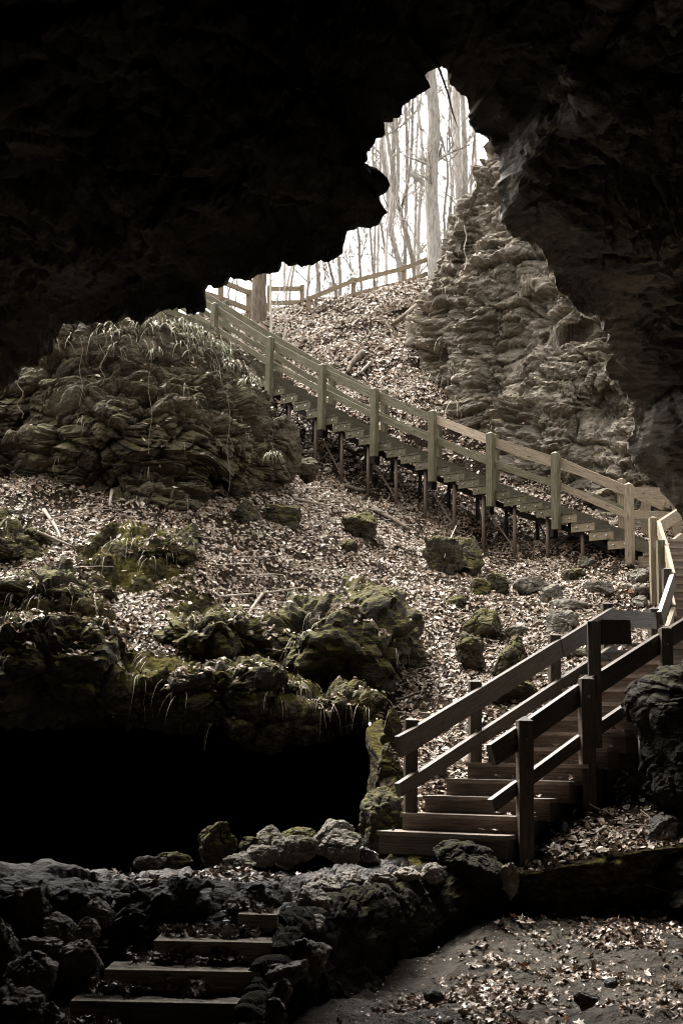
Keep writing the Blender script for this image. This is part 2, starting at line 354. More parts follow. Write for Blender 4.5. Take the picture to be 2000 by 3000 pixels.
# ------------------------------------------------------------------ hillside height field (thin plate through surveyed points)
HP = [P(*c) for c in [
 (-300,2120,16.5),(0,2125,16.3),(150,2125,16.2),(300,2125,16.2),(500,2110,16.3),(650,2080,16.5),(780,2085,16.7),(900,2110,16.9),(1000,2110,17.0),
 (-300,1900,17.0),(0,1900,17.0),(300,1900,17.1),(600,1900,17.5),(0,1750,17.9),(300,1750,18.0),(600,1750,18.7),(0,1600,19.2),(300,1600,19.3),(600,1600,20.3),
 (-300,1450,20.9),(0,1450,20.9),(300,1460,20.9),(600,1480,21.8),(900,1950,18.2),(900,1800,19.8),(900,1600,22.2),(900,1450,24.8),(860,1385,26.8),
 (1845,1672,23.2),(1591,1640,24.4),(1483,1612,25.1),(1395,1575,25.6),(1315,1545,26.0),(1237,1500,26.6),(1090,1425,27.5),(970,1390,27.8),
 (900,1150,31.3),(900,1000,33.6),(700,955,33.5),(900,905,36),(700,930,35.2),(1250,822,36.8),(1150,900,34.5),(1130,1010,32.5),(1140,1150,30.3),
 (1500,1720,22.4),(1700,1710,22),(1850,1740,21.4),(1300,1750,21.2),(1500,1850,19.8),(1300,1900,19),(1500,2000,17.6),(1250,2100,16.9),(1700,1950,18.3),
 (1260,2290,14.8),(1400,2200,15.4),(1600,2180,15.6),(1750,2300,14.7),(1850,2380,14),(1180,2420,14.0)]]
HP += [np.array(c, float) for c in [(1.2,13.3,.62),(2,13.1,.72),(3,13,.9),(4.6,13,1.1),(5.5,15,1.7),(6,18,2.6),(7,23,4.5),(10,18,3),
 (-6,28,9.2),(-10,28,9),(-6,33,11.5),(-12,33,11.5),(-12,21,5.4),(-10,17,2.8),(-15,45,13.3),(0,45,13.4),(15,45,14.3),(-15,62,13.5),(0,62,13.5),(15,62,14),
 (4,33,10.5),(6.5,31,9.5),(9,29,9),(12,36,13)]]
HP = np.array(HP)
def _phi(r2): return np.where(r2 > 0, r2*np.log(np.maximum(r2, 1e-9))*.5, 0)
_n = len(HP); _K = _phi(((HP[:,None,:2]-HP[None,:,:2])**2).sum(-1))+np.eye(_n)*.25; _B = np.c_[np.ones(_n), HP[:,:2]]
_W = np.linalg.solve(np.block([[_K, _B],[_B.T, np.zeros((3,3))]]), np.r_[HP[:,2], np.zeros(3)])
def H0(x, y):
    x = np.atleast_1d(np.asarray(x, float)); y = np.atleast_1d(np.asarray(y, float)); out = np.empty(len(x))
    for i in range(0, len(x), 20000):
        s = slice(i, i+20000); r2 = (x[s,None]-HP[None,:,0])**2+(y[s,None]-HP[None,:,1])**2
        out[s] = _phi(r2)@_W[:_n]+_W[_n]+_W[_n+1]*x[s]+_W[_n+2]*y[s]
    return out
def ss(a, b, x): t = np.clip((x-a)/(b-a), 0, 1); return t*t*(3-2*t)
def ray_h(px, py, lo=12.5, hi=50.):
    """distance along the pixel's ray to the smooth slope"""
    D = np.linspace(lo, hi, 500); d = CM@np.array([(px-1000)/F, (1500-py)/F, -1.]); pts = EYE+d[None]*(D/d[1])[:,None]
    u = pts[:,2]-H0(pts[:,0], pts[:,1]); k = np.where((u[:-1] > 0) & (u[1:] <= 0))[0]
    return D[k[0]] if len(k) else None
# mossy rock patches on the slope: (px, py, half-width px, half-height px, strength)
PATCH = [(430,1640,190,85,1.),(60,1620,120,60,.7),(150,1800,260,110,1.),(250,1960,420,110,1.2),(560,1800,130,90,.9),(760,1560,90,40,.5),(1000,1900,240,130,1.25),
         (760,2010,170,90,1.1),(1010,2070,110,60,1.1),(640,1930,140,70,.8),(60,2010,200,120,1.2),(1180,2000,60,60,.6),(700,1500,100,45,.6),(130,1540,90,30,.5)]
PW = []
for px, py, w, h, s in PATCH:
    D = ray_h(px, py); D = D if D else 17.
    D1 = ray_h(px, py-h) or D+1.5; D2 = ray_h(px, py+h) or D-.6
    c = P(px, py, D); PW.append((c[0], c[1], w*D/F, max(.35, abs(D1-D2)/2), s))
def rockmask(x, y):
    m = np.zeros(len(x))
    for cx, cy, rx, ry, s in PW: m = np.maximum(m, s*np.exp(-(((x-cx)/rx)**2+((y-cy)/ry)**2)**1.5*.9))
    return np.clip(m, 0, 1.3)
def yfront(x):
    lip = 16.5+.12*np.sin(x*1.3)+.15*ss(-1.5, .2, x)+.13*np.sin(x*2.9+1.)+.07*np.sin(x*6.1)+.04*np.sin(x*13.7+2)
    return lip*(1-ss(.3, .85, x))+13.05*ss(.3, .85, x)
def build_hill():
    xs = np.concatenate([np.linspace(-13, -5.2, 40, endpoint=False), np.linspace(-5.2, 5.4, 290, endpoint=False), np.linspace(5.4, 14, 40)])
    nv = 420; v = np.linspace(0, 1, nv)
    yf = yfront(xs); yb = 64.
    prof = np.where(v < .78, v/.78*24.5, 24.5+((v-.78)/.22)**1.6*(23))
    prof = prof/prof[-1]
    Y = yf[None]+(yb-yf)[None]*prof[:,None]; X = np.broadcast_to(xs[None], Y.shape)
    Z = H0(X.ravel(), Y.ravel()).reshape(Y.shape)
    Z = Z+.14*np.exp(-(Y-yf[None])/.7)*(1-ss(.1, .5, X))
    G = np.stack([X, Y, Z], -1)
    # rows that curl under the lip (roof of the low cavity) on the left, and drop to the floor on the right
    e = G[0]; rows = []; t = ss(.3, .62, xs)[:,None]
    for a, b in [((0,.03,-.07),(0,.05,-.2)),((0,.22,-.13),(0,.14,-.45)),((0,1.1,.05),(0,.2,-.8)),((0,3,.4),(0,.2,-1.1)),((0,6,.4),(0,.1,-1.5)),((0,9.5,-.9),(0,.3,-1.8)),((0,10,-4.),(0,.8,-2.2))]:
        rows.append(e+np.array(a)*(1-t)+np.array(b)*t)
    rows = [r+np.stack([0*xs, 0*xs, (.16*np.sin(xs*3.7+.6)+.10*np.sin(xs*8.3)+.05*np.sin(xs*19))*(1-t[:,0])*(1 if i < 3 else .6)], 1) for i, r in enumerate(rows)]
    rows = np.array(rows[::-1]+[e]); rr = catmull(rows, np.linspace(0, len(rows)-1, 60))[:-1]
    G = np.concatenate([rr, G], 0); nr, nc = G.shape[:2]
    N = grid_normals(G); p = G.reshape(-1, 3); n = N.reshape(-1, 3)
    m = rockmask(p[:,0], p[:,1]); far = 1-ss(28, 36, p[:,1])
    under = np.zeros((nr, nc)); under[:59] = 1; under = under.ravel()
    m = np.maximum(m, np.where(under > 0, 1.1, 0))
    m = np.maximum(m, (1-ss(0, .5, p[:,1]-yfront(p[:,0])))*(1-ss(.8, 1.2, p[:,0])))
    m = m*(.75+.6*vnoise(p*.8, 3))
    d = .16*fbm(p*.55, 3, 11)+.05*fbm(p*2.1, 3, 12)+.02*fbm(p*7, 2, 13)*far
    near = p[:,1] < 27
    rd = np.zeros(len(p)); rd[near] = rock_disp(p[near], 5, size=.7, strata=1.)
    mm = ss(.25, .7, m)
    d = d+mm*(.30*rd+.06)*np.where(under > 0, .55, 1.)
    q = p+n*d[:,None]
    fcs = grid_faces(nr, nc)
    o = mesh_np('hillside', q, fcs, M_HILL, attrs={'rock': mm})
    tag(o, 'steep hillside covered in dry leaves with mossy ledges', 'hillside', kind='structure')
    return q, fcs, mm
HV, HF, HM = build_hill()
HBVH = BVHTree.FromPolygons([tuple(v) for v in HV], [tuple(int(i) for i in f) for f in HF])
def hill_hit(px, py):
    """first point of the built hillside under a pixel (for standing things on it)"""
    d = CM@np.array([(px-1000)/F, (1500-py)/F, -1.]); d = d/np.linalg.norm(d)
    h = HBVH.ray_cast(Vector(EYE), Vector(d)); return h[0] if h[0] is not None else None
def hill_z(x, y):
    h = HBVH.ray_cast(Vector((x, y, 40.)), Vector((0, 0, -1))); return h[0].z if h[0] is not None else float(H0(x, y)[0])
# ------------------------------------------------------------------ rock sheets through control points
def sheet(name, rows, nu, nv, mat, amp, size, k, label, cat, strata=1., kind='structure', extra=None, fade=None, flip=True):
    C = np.array([[P(*c) if len(c) == 3 else np.array(c[1:], float) for c in r] for r in rows])
    A = catmull(C, np.linspace(0, len(C)-1, nv)); A = catmull(A.transpose(1,0,2), np.linspace(0, A.shape[1]-1, nu)).transpose(1,0,2)
    N = grid_normals(A); p = A.reshape(-1,3); n = N.reshape(-1,3)
    if flip: n = -n
    if extra is not None:
        p = p+n*extra(p)[:,None]; n = grid_normals(p.reshape(A.shape)).reshape(-1,3)*(-1 if flip else 1)
    d = amp*rock_disp(p, k, size, strata)
    q = p+n*d[:,None]; fcs = grid_faces(nv, nu, flip)
    o = mesh_np(name, q, fcs, mat, smooth=False); tag(o, label, cat, kind=kind)
    return o, q, fcs
# left outcrop: rows from the back of its top down the face to below the leaves
oc = []
opx = [-500,-150,60,220,360,480,580,650,705,745]
crest = [1080,1040,1000,952,940,972,1020,1062,1110,1170]
baseD = [21.0,20.9,20.8,20.7,20.7,20.9,21.3,21.8,22.4,23.2]
oc.append([('w', P(x, c, 22.5)[0]*1.02, 27.5+.2*i, 8.2) for i, (x, c) in enumerate(zip(opx, crest))])
oc.append([(x, c-6, b+3.2) for x, c, b in zip(opx, crest, baseD)])
oc.append([(x, c+12, b+1.7) for x, c, b in zip(opx, crest, baseD)])
for f, dd, bulge in ((.18,1.0,0),(.36,.65,8),(.55,.35,14),(.72,.45,6),(.88,.5,0),(1.08,.35,0)):
    oc.append([(x+bulge*(1 if i > 6 else 0)+(18*f if i > 6 else 0), c+(1470-c)*f, b+dd) for i, (x, c, b) in enumerate(zip(opx, crest, baseD))])
oc = [r+[(r[-1][0]+34, r[-1][1]+30, r[-1][2]+1.2), (r[-1][0]+40, r[-1][1]+50, r[-1][2]+4.)] if len(r[-1]) == 3 else r+[('w', r[-1][1]+.4, r[-1][2]+1, r[-1][3]-.3), ('w', r[-1][1]+.5, r[-1][2]+2, r[-1][3]-.8)] for r in oc]
def oc_extra(p):
    r = np.zeros(len(p))
    for px, py, D, rr, s in ((40,1215,21.2,.5,-.8),(690,1425,22.0,.38,-.8),(640,1440,21.8,.3,-.5),(450,1430,20.9,.55,.35),(330,1250,21,.5,.18),(180,1340,21,.7,.15)):
        c = P(px, py, D); r += s*np.exp(-((p-c)**2).sum(1)/rr**2)
    return r
OCO, OCV, OCF = sheet('rock_outcrop', oc, 330, 330, M_OUTCROP, .42, .95, 60, 'brown mossy layered rock outcrop with grass hanging from its top', 'rock outcrop', strata=.9, extra=oc_extra)
# small block to the right of the outcrop, further back
# right cliff
cpx = [1150,1230,1300,1332,1400,1500,1600,1700,1800,1900,2150]
cD = [30.6,29.9,29.3,29.0,28.1,27.4,26.8,26.2,25.6,25.2,24.5]
topy = {0:1040,1:965,2:850,3:655,4:520,5:400,6:300,7:250,8:250,9:250,10:250}
cl = []
for f in (0,.12,.28,.45,.62,.8,1.):
    r = []
    for i, (x, D) in enumerate(zip(cpx, cD)):
        y = topy[i]+(1760-topy[i])*f; lean = 2.1*(1-f)**.8
        xx = x+(22*(1-f) if i == 4 else 0)
        r.append((xx, y, D+lean+.25*math.sin(i*2+f*9)))
    cl.append(r)
cl = [[('w', p[0], p[1]+3.5, p[2]+.4) for p in [P(*c) for c in cl[0]]]]+[[(c[0], c[1]-14, c[2]+.9) for c in cl[0]]]+cl
cl = [[('w', P(*r[0])[0]-.1, P(*r[0])[1]+3.5, P(*r[0])[2]-.3) if len(r[0]) == 3 else ('w', r[0][1]-.3, r[0][2]+1, r[0][3]-.4), (r[0][0]-14, r[0][1]+30, r[0][2]+.9) if len(r[0]) == 3 else ('w', r[0][1]-.15, r[0][2]+.5, r[0][3]-.2)]+r for r in cl]
def cl_extra(p):
    r = np.zeros(len(p))
    for px, py, D, rx, rz, s in ((1735,1165,26.6,.42,.32,-1.9),(1690,1205,26.6,.3,.16,-.8),(1650,960,27.6,.33,.10,-.5),(1450,1180,28,.35,.16,-.5),(1560,840,28.6,.32,.1,.3),(1380,760,29.7,.5,.8,.35),(1345,900,29.6,.35,.4,.3)):
        c = P(px, py, D); r += s*np.exp(-((p[:,0]-c[0])**2+.5*(p[:,1]-c[1])**2)/rx**2-((p[:,2]-c[2])/rz)**2)
    return r
CLO, CLV, CLF = sheet('cliff', cl, 380, 420, M_CLIFF, .46, .95, 80, 'pale layered limestone cliff standing behind the wooden stairs', 'cliff', strata=1.1, extra=cl_extra)
# ------------------------------------------------------------------ cave shell: mouth outline, then rings running back past the viewer
MOUTH = [(-300,1230,19.2),(-120,1180,19.2),(0,1150,19.2),(34,1120,19.1),(54,1106,19.0),(61,1074,19.0),(115,1076,18.9),(120,1054,18.8),(150,1046,18.7),(158,1010,18.6),(172,984,18.5),(186,949,18.4),(246,946,18.2),(271,945,18.),(306,941,17.8),(351,933,17.5),(408,935,17.2),(432,922,17.0),(488,914,16.6),(497,901,16.5),(551,907,16.1),(598,910,15.7),(603,893,15.6),(601,852,15.5),(608,836,15.5),(660,826,15.3),(674,812,15.2),(723,812,15.),(751,803,14.9),(779,807,14.8),(812,803,14.7),(817,791,14.6),(815,773,14.6),(828,761,14.5),(842,766,14.5),(880,770,14.4),(898,774,14.3),(923,773,14.2),(972,752,14.1),(1000,738,14.),(1017,710,14.),(1024,676,13.9),(1059,670,13.9),(1073,662,13.9),(1092,653,13.8),(1114,647,13.8),(1130,623,13.8),(1121,596,13.8),(1118,571,13.8),(1132,558,13.8),(1136,537,13.8),(1121,512,13.8),(1095,497,13.8),(1069,486,13.8),(1066,467,13.8),(1071,434,13.8),(1087,428,13.7),(1095,403,13.7),(1114,396,13.7),(1117,376,13.7),(1127,346,13.6),(1165,343,13.6),(1175,320,13.6),(1205,296,13.6),(1236,272,13.6),(1249,251,13.6),(1245,219,13.6),(1264,204,13.6),(1275,188,13.6),
 (1283,177,13.6),(1294,189,13.6),(1298,197,13.6),(1309,200,13.6),(1311,211,13.6),(1306,220,13.7),(1313,236,13.7),(1327,250,13.8),(1343,272,13.8),(1361,287,13.9),(1380,320,14.),(1374,342,14.),(1392,373,14.1),(1425,400,14.1),(1450,424,14.2),(1457,445,14.2),(1450,500,14.3),(1460,541,14.3),(1455,612,14.4),(1468,643,14.4),(1506,673,14.5),(1552,704,14.6),(1593,745,14.7),(1608,786,14.8),(1623,816,14.9),(1639,852,15.),(1674,888,15.2),(1710,908,15.4),(1746,916,15.6),(1766,949,15.8),(1782,985,16.),(1787,1036,16.2),(1774,1075,16.4),(1778,1107,16.5),(1807,1127,16.6),(1838,1160,16.7),(1852,1200,16.8),(1846,1250,16.9),(1834,1296,17.),(1863,1357,17.),(1904,1403,17.),(1935,1434,17.),(1965,1469,17.),(2000,1508,17.),(2120,1600,17.)]
def mouth_d(m):
    px, py, D = m
    if px < 1283 and py < 1240 and D < 19.3 and not (px > 1287): return D-3.1+.4*float(ss(100, 620, px))
    return D-1.5*(1-float(ss(500, 1100, py)))-.6*float(ss(500,1100,py))*(1-float(ss(1100,1500,py)))
def build_shell():
    pts = [P(m[0], m[1], mouth_d(m)) for m in MOUTH]+[np.array(c, float) for c in [(5.4,16.6,2.6),(5.8,15.8,0),(5.,15.4,-2),(3,15.2,-2.6),(0,15.2,-3.4),(-4,16,-3.6),(-9,17.,-3.),(-10.5,17.,0),(-10,16.8,4)]]
    im = len(MOUTH); S = np.array(pts)
    # resample the closed outline finely along its length
    C = np.r_[S, S[:1]]; L = np.r_[0, np.cumsum(np.linalg.norm(np.diff(C, axis=0), axis=1))]
    n = 1300; tt = np.linspace(0, L[-1], n, endpoint=False)
    # more samples on the visible mouth
    S = np.stack([np.interp(tt, L, C[:,i]) for i in range(3)], 1)
    c0 = np.array([.35, 14.5, 5.2])
    def circ(f):   # smooth along the closed loop
        k = np.exp(-np.linspace(-2.5, 2.5, 221)**2); k /= k.sum()
        return np.stack([np.convolve(np.r_[f[-110:,i], f[:,i], f[:110,i]], k, 'valid') for i in range(3)], 1)
    Sm = circ(S); rel = Sm-c0; rel[:,1] = 0; u = rel/np.linalg.norm(rel, axis=1)[:,None]
    def sm(f, w):
        k = np.exp(-np.linspace(-2.5, 2.5, 2*w+1)**2); k /= k.sum()
        return np.stack([np.convolve(np.r_[f[-w:,i], f[:,i], f[:w,i]], k, 'valid') for i in range(3)], 1)
    Sl = sm(S, 26); tg = np.roll(Sl, -3, 0)-np.roll(Sl, 3, 0); ln = np.stack([-tg[:,2], 0*tg[:,0], tg[:,0]], 1); ln /= np.linalg.norm(ln, axis=1)[:,None]+1e-9
    right = ss(.15, .8, u[:,0])*ss(-.75, -.2, u[:,2])
    def ring(y, r_l, r_r, cz): 
        r = r_l*(1-right)+r_r*right
        return np.stack([.35+u[:,0]*r*1.0, np.full(n, y), cz+u[:,2]*r_l], 1)
    S1 = S+ln*.2+np.array([0,-.3,0]); S2 = sm(S, 12)+ln*.42+u*.35+np.array([0,-.8,0])
    R = [S+u*9.+np.array([0,-2.,0]), Sl+ln*.6+u*2.4+np.array([0,-.1,0]), S+ln*.3+u*.1+np.array([0,.35,0]), S+ln*.06+np.array([0,.15,0]), S, S1, S2]
    # right wall runs back along the view, the ceiling opens towards the viewer
    T = .5*Sm+.5*sm(S, 26)+ln*.5+u*(2.3*(1-right)+1.0*right)[:,None]+np.array([0,-2.3,0]); R.append(T)
    T2 = ring(8.6, 5.2, 2.9, 3.4); T2[:,0] = np.where(u[:,0] > .3, np.maximum(T2[:,0], 2.35), T2[:,0])
    low = ss(.1, -.5, u[:,2]) if False else np.clip((3.2-T2[:,2])/2, 0, 1)*(u[:,0] > 0)
    T2[:,0] += low*1.6; R.append(T2)
    R += [ring(3., 6.6, 5.5, 2.6), ring(-4., 6.6, 6.2, 2.4), ring(-8., 3.5, 3.5, 2.), np.broadcast_to(np.array([.3,-8.5,2.]), S.shape)+u*.05]
    R = np.array(R); sub = [3,4,4,4,6,14,46,56,24,8,6,3]
    out = []
    for i in range(len(R)-1):
        m = sub[i]
        for j in range(m): f = j/m; out.append(R[i]*(1-f)+R[i+1]*f)
    out.append(R[-1]); G = np.array(out); nr = len(G); st = sum(sub[:4])
    Gw = np.concatenate([G[:,-1:], G, G[:,:1]], 1); N = grid_normals(Gw)[:,1:-1]
    ctr = np.array([.3, 6, 3.]); p = G.reshape(-1,3); nn = N.reshape(-1,3)
    j = np.abs(np.arange(nr)-st); amp = (.012+.30*ss(0, 26, j.astype(float)))[:,None]*np.ones((1,n))
    d = amp.ravel()*(1+.7*np.repeat(right[None], nr, 0).ravel())*rock_disp(p, 120, .85, 1.)
    jit = .075*fbm(p*3.6, 5, 140, .6)
    inw = -np.repeat(ln[None], nr, 0).reshape(-1,3)
    inner = (np.repeat(np.arange(nr)[:,None], n, 1) >= st).ravel()
    dirn = np.where((nn*inw).sum(1)[:,None] > 0, nn, -nn)
    q = p+dirn*d[:,None]+inw*(jit*np.repeat((1-ss(0,9,j.astype(float))), n))[:,None]
    fcs = grid_faces(nr, n, closed=True)
    cen = q[fcs].mean(1)
    # right-hand wall is its own object: the light on it is put into a paler rock colour
    uc = np.repeat(right[None], nr-1, 0).ravel()
    isr = (uc > .5)
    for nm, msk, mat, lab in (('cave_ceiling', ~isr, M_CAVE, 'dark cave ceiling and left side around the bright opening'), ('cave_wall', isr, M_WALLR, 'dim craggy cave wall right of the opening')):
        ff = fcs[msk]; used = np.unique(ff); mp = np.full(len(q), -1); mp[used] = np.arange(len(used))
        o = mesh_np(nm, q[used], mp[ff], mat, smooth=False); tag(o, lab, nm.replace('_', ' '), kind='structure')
build_shell()
# ------------------------------------------------------------------ cave floor, ledge and retaining wall
def build_floor():
    xs = np.concatenate([np.linspace(-9.5, -1, 60, endpoint=False), np.linspace(-1, 3.6, 260, endpoint=False), np.linspace(3.6, 9.5, 40)]); ys = np.concatenate([np.linspace(-9, 7.4, 40, endpoint=False), np.linspace(7.4, 14, 380, endpoint=False), np.linspace(14, 27, 30)])
    X, Y = np.meshgrid(xs, ys); p = np.stack([X.ravel(), Y.ravel(), np.zeros(X.size)], 1)
    z = -.06+.30*ss(10.8, 13.2, p[:,1])*ss(0, 1.4, p[:,0])+.07*fbm(p*.9, 3, 200)+.045*fbm(p*3.1, 5, 201, .6)
    z -= .5*ss(14, 18, p[:,1])*ss(1, -1, p[:,0])
    c = P(1950, 2880, 9.3); z -= .09*np.exp(-((p[:,0]-c[0])**2/.25+(p[:,1]-c[1])**2/.03)); z += .07*np.exp(-((p[:,0]-c[0])**2/.3+(p[:,1]-c[1]-.45)**2/.05))
    p[:,2] = z; f = grid_faces(len(ys), len(xs)); o = mesh_np('ground', p, f, M_GROUND)
    tag(o, 'sandy cave floor with scattered dry leaves', 'ground', kind='structure'); return p, f
GV, GF = build_floor()
GBVH = BVHTree.FromPolygons([tuple(v) for v in GV], [tuple(int(i) for i in f) for f in GF])
def floor_z(x, y): return GBVH.ray_cast(Vector((x,y,5.)), Vector((0,0,-1)))[0].z
def polysheet(name, rows, nu, nv, mat, amp, size, k, flip=False, strata=.4, extra=None):
    C = np.array(rows, float); A = catmull(C, np.linspace(0, len(C)-1, nv)); A = catmull(A.transpose(1,0,2), np.linspace(0, A.shape[1]-1, nu)).transpose(1,0,2)
    n = grid_normals(A).reshape(-1,3)*(-1 if flip else 1); p = A.reshape(-1,3)
    d = amp*rock_disp(p, k, size, strata)
    if extra is not None: d = d+extra(p)
    q = p+n*d[:,None]; f = grid_faces(nv, nu, flip); return mesh_np(name, q, f, mat, smooth=False), q, f
SO, _, _ = polysheet('hollow_light_block', [[(-8.6-.4*math.sin(f*5+y*.4), y, -5+f*((float(H0(-8.8, y)[0])-.6 if y > 16.9 else .6)+5)) for y in np.linspace(13., 31, 10)] for f in (0, .35, .6, .8, 1.)], 90, 50, M_CAVE, .3, 1.2, 260)  # added out of view to stop light leaking into the hollow
tag(SO, 'added unseen rock sheet blocking light at the left of the low hollow', 'cave wall', kind='structure')
lx = [-7,-5,-3.5,-2.4,-1.8,-1.2,-.7,-.35,0,.5,.95,1.45,2.0]
ly = [10.3,10.2,10.15,10.05,10.05,10.1,10.15,10.25,10.95,12.0,12.75,13.15,13.3]
lrows = []
for dy, z in ((-.15,-.3),(-.02,.15),(.1,.47),(.32,.60),(.8,.65),(1.5,.665),(2.1,.62),(3.2,.45),(6,-.2),(12,-.9)):
    lrows.append([(x, y+dy*(1 if x < -.1 or dy < .7 else max(.35, 1-.3*(x+.1))) if dy < 3 else max(y+dy, 13.6), z+(.06 if (x < -2.2 and 0 < dy < 1) else 0)) for x, y in zip(lx, ly)])
LO, LV, LF = polysheet('rock_ledge', lrows, 260, 150, M_DAMP, .14, .55, 220, strata=.8)
tag(LO, 'dark damp rock ledge at the head of the stone steps', 'rock ledge', kind='structure')
wtop = [(-.50,8.35,-.05),(-.41,8.8,.12),(-.33,9.3,.30),(-.20,9.95,.52),(.1,10.9,.60),(.5,11.9,.61),(.95,12.7,.64),(1.5,13.15,.72),(2.1,13.25,.7),(2.5,13.6,.5)]
wbot = [(-.45,8.25,-.25),(-.36,8.72,-.25),(-.27,9.2,-.25),(-.15,9.85,-.25),(.2,10.78,-.25),(.61,11.78,-.22),(1.05,12.55,-.1),(1.58,12.98,.05),(2.2,13.1,.1),(2.6,13.5,.1)]
wr = [[(a[0]-(.05 if a[1] < 9.6 else .35), a[1]+.2, a[2]-.1) for a in wtop], [(a[0]-.12, a[1]+.06, a[2]) for a in wtop], [tuple(.85*np.array(a)+.15*np.array(b)) for a, b in zip(wtop, wbot)], [tuple(.4*np.array(a)+.6*np.array(b)) for a, b in zip(wtop, wbot)], wbot]
WO, WV, WF = polysheet('stone_wall', wr, 330, 60, M_SHADE, .085, .55, 230, flip=True, strata=1.)  # shade of the wall face is painted in with the near-black rock
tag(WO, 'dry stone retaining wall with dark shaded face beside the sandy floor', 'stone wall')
# ------------------------------------------------------------------ boulders
def ico(sub):
    bm = bmesh.new(); bmesh.ops.create_icosphere(bm, subdivisions=sub, radius=1.)
    V = np.array([v.co[:] for v in bm.verts]); Fc = np.array([[l.vert.index for l in f.loops] for f in bm.faces]); bm.free(); return V, Fc
ICO = {s: ico(s) for s in (3, 4, 5)}
def rock_shape(rx, ry, rz, seed, sub=4, rough=1., cuts=17):
    V, Fc = ICO[sub]; rg = np.random.default_rng(seed)
    N = rg.normal(size=(cuts, 3)); N /= np.linalg.norm(N, axis=1)[:,None]; h = rg.uniform(.52, .86, cuts)
    c = V@N.T; r = np.where(c > .05, h[None]/np.maximum(c, .05), 9.)
    r = -np.log(np.exp(-r*36).sum(1)+np.exp(-36*1.05))/36.
    p = V*r[:,None]; s = np.array([rx, ry, rz]); p = p*s; sz = (rx*ry*rz)**(1/3)
    _fv, _fc = facets(p/sz*1.7+seed*1.7, seed)
    d = rough*sz*(.07*_fv+.05*(np.clip(_fc/.1,0,1)-.9)+.09*fbm(p/sz*1.1+seed*3.1, 6, seed, .58)+.05*(np.clip((lambda w: w[1]-w[0])(worley(p/sz*np.array([.9,.9,1.6])+seed, seed))/.12, 0, 1)-.7)+.035*ridged(p/sz*2.6+seed, 4, seed+3))
    nrm = V/s; nrm /= np.linalg.norm(nrm, axis=1)[:,None]
    p = p+nrm*d[:,None]
    ext = p.max(0)-p.min(0); p = (p-(p.max(0)+p.min(0))/2)*(2*s/ext)
    return p, Fc
NB = [0]
def boulder(x0, y0, x1, y1, D, label, mat, name='boulder', depth=.9, rough=1., sub=4, group=None, sink=.18, roll=0., cuts=17, cat=None):
    """boulder whose seen extent is the pixel box x0..x1, y0..y1; D None = stand it on the hillside"""
    NB[0] += 1; cx = (x0+x1)/2
    if D is None:
        h = hill_hit(cx, y1-.12*(y1-y0)); D = h.y if h else 20.
    c = P(cx, (y0+y1)/2+sink*(y1-y0)/2, D); w = (x1-x0)*D/F/2*1.03; h = (y1-y0)*(1+sink)*D/F/2*1.03
    p, f = rock_shape(w, max(.6*w, min(w*depth, h*1.6)), h, 1000+NB[0], sub, rough, cuts)
    if roll: p = p@_rx(0)@np.array([[math.cos(roll),0,math.sin(roll)],[0,1,0],[-math.sin(roll),0,math.cos(roll)]])
    c = c+np.array([0, .35*w, 0])
    o = mesh_np(name, p+c, f, mat, origin=c, smooth=False); tag(o, label, cat or name.replace('_', ' '), group); return o
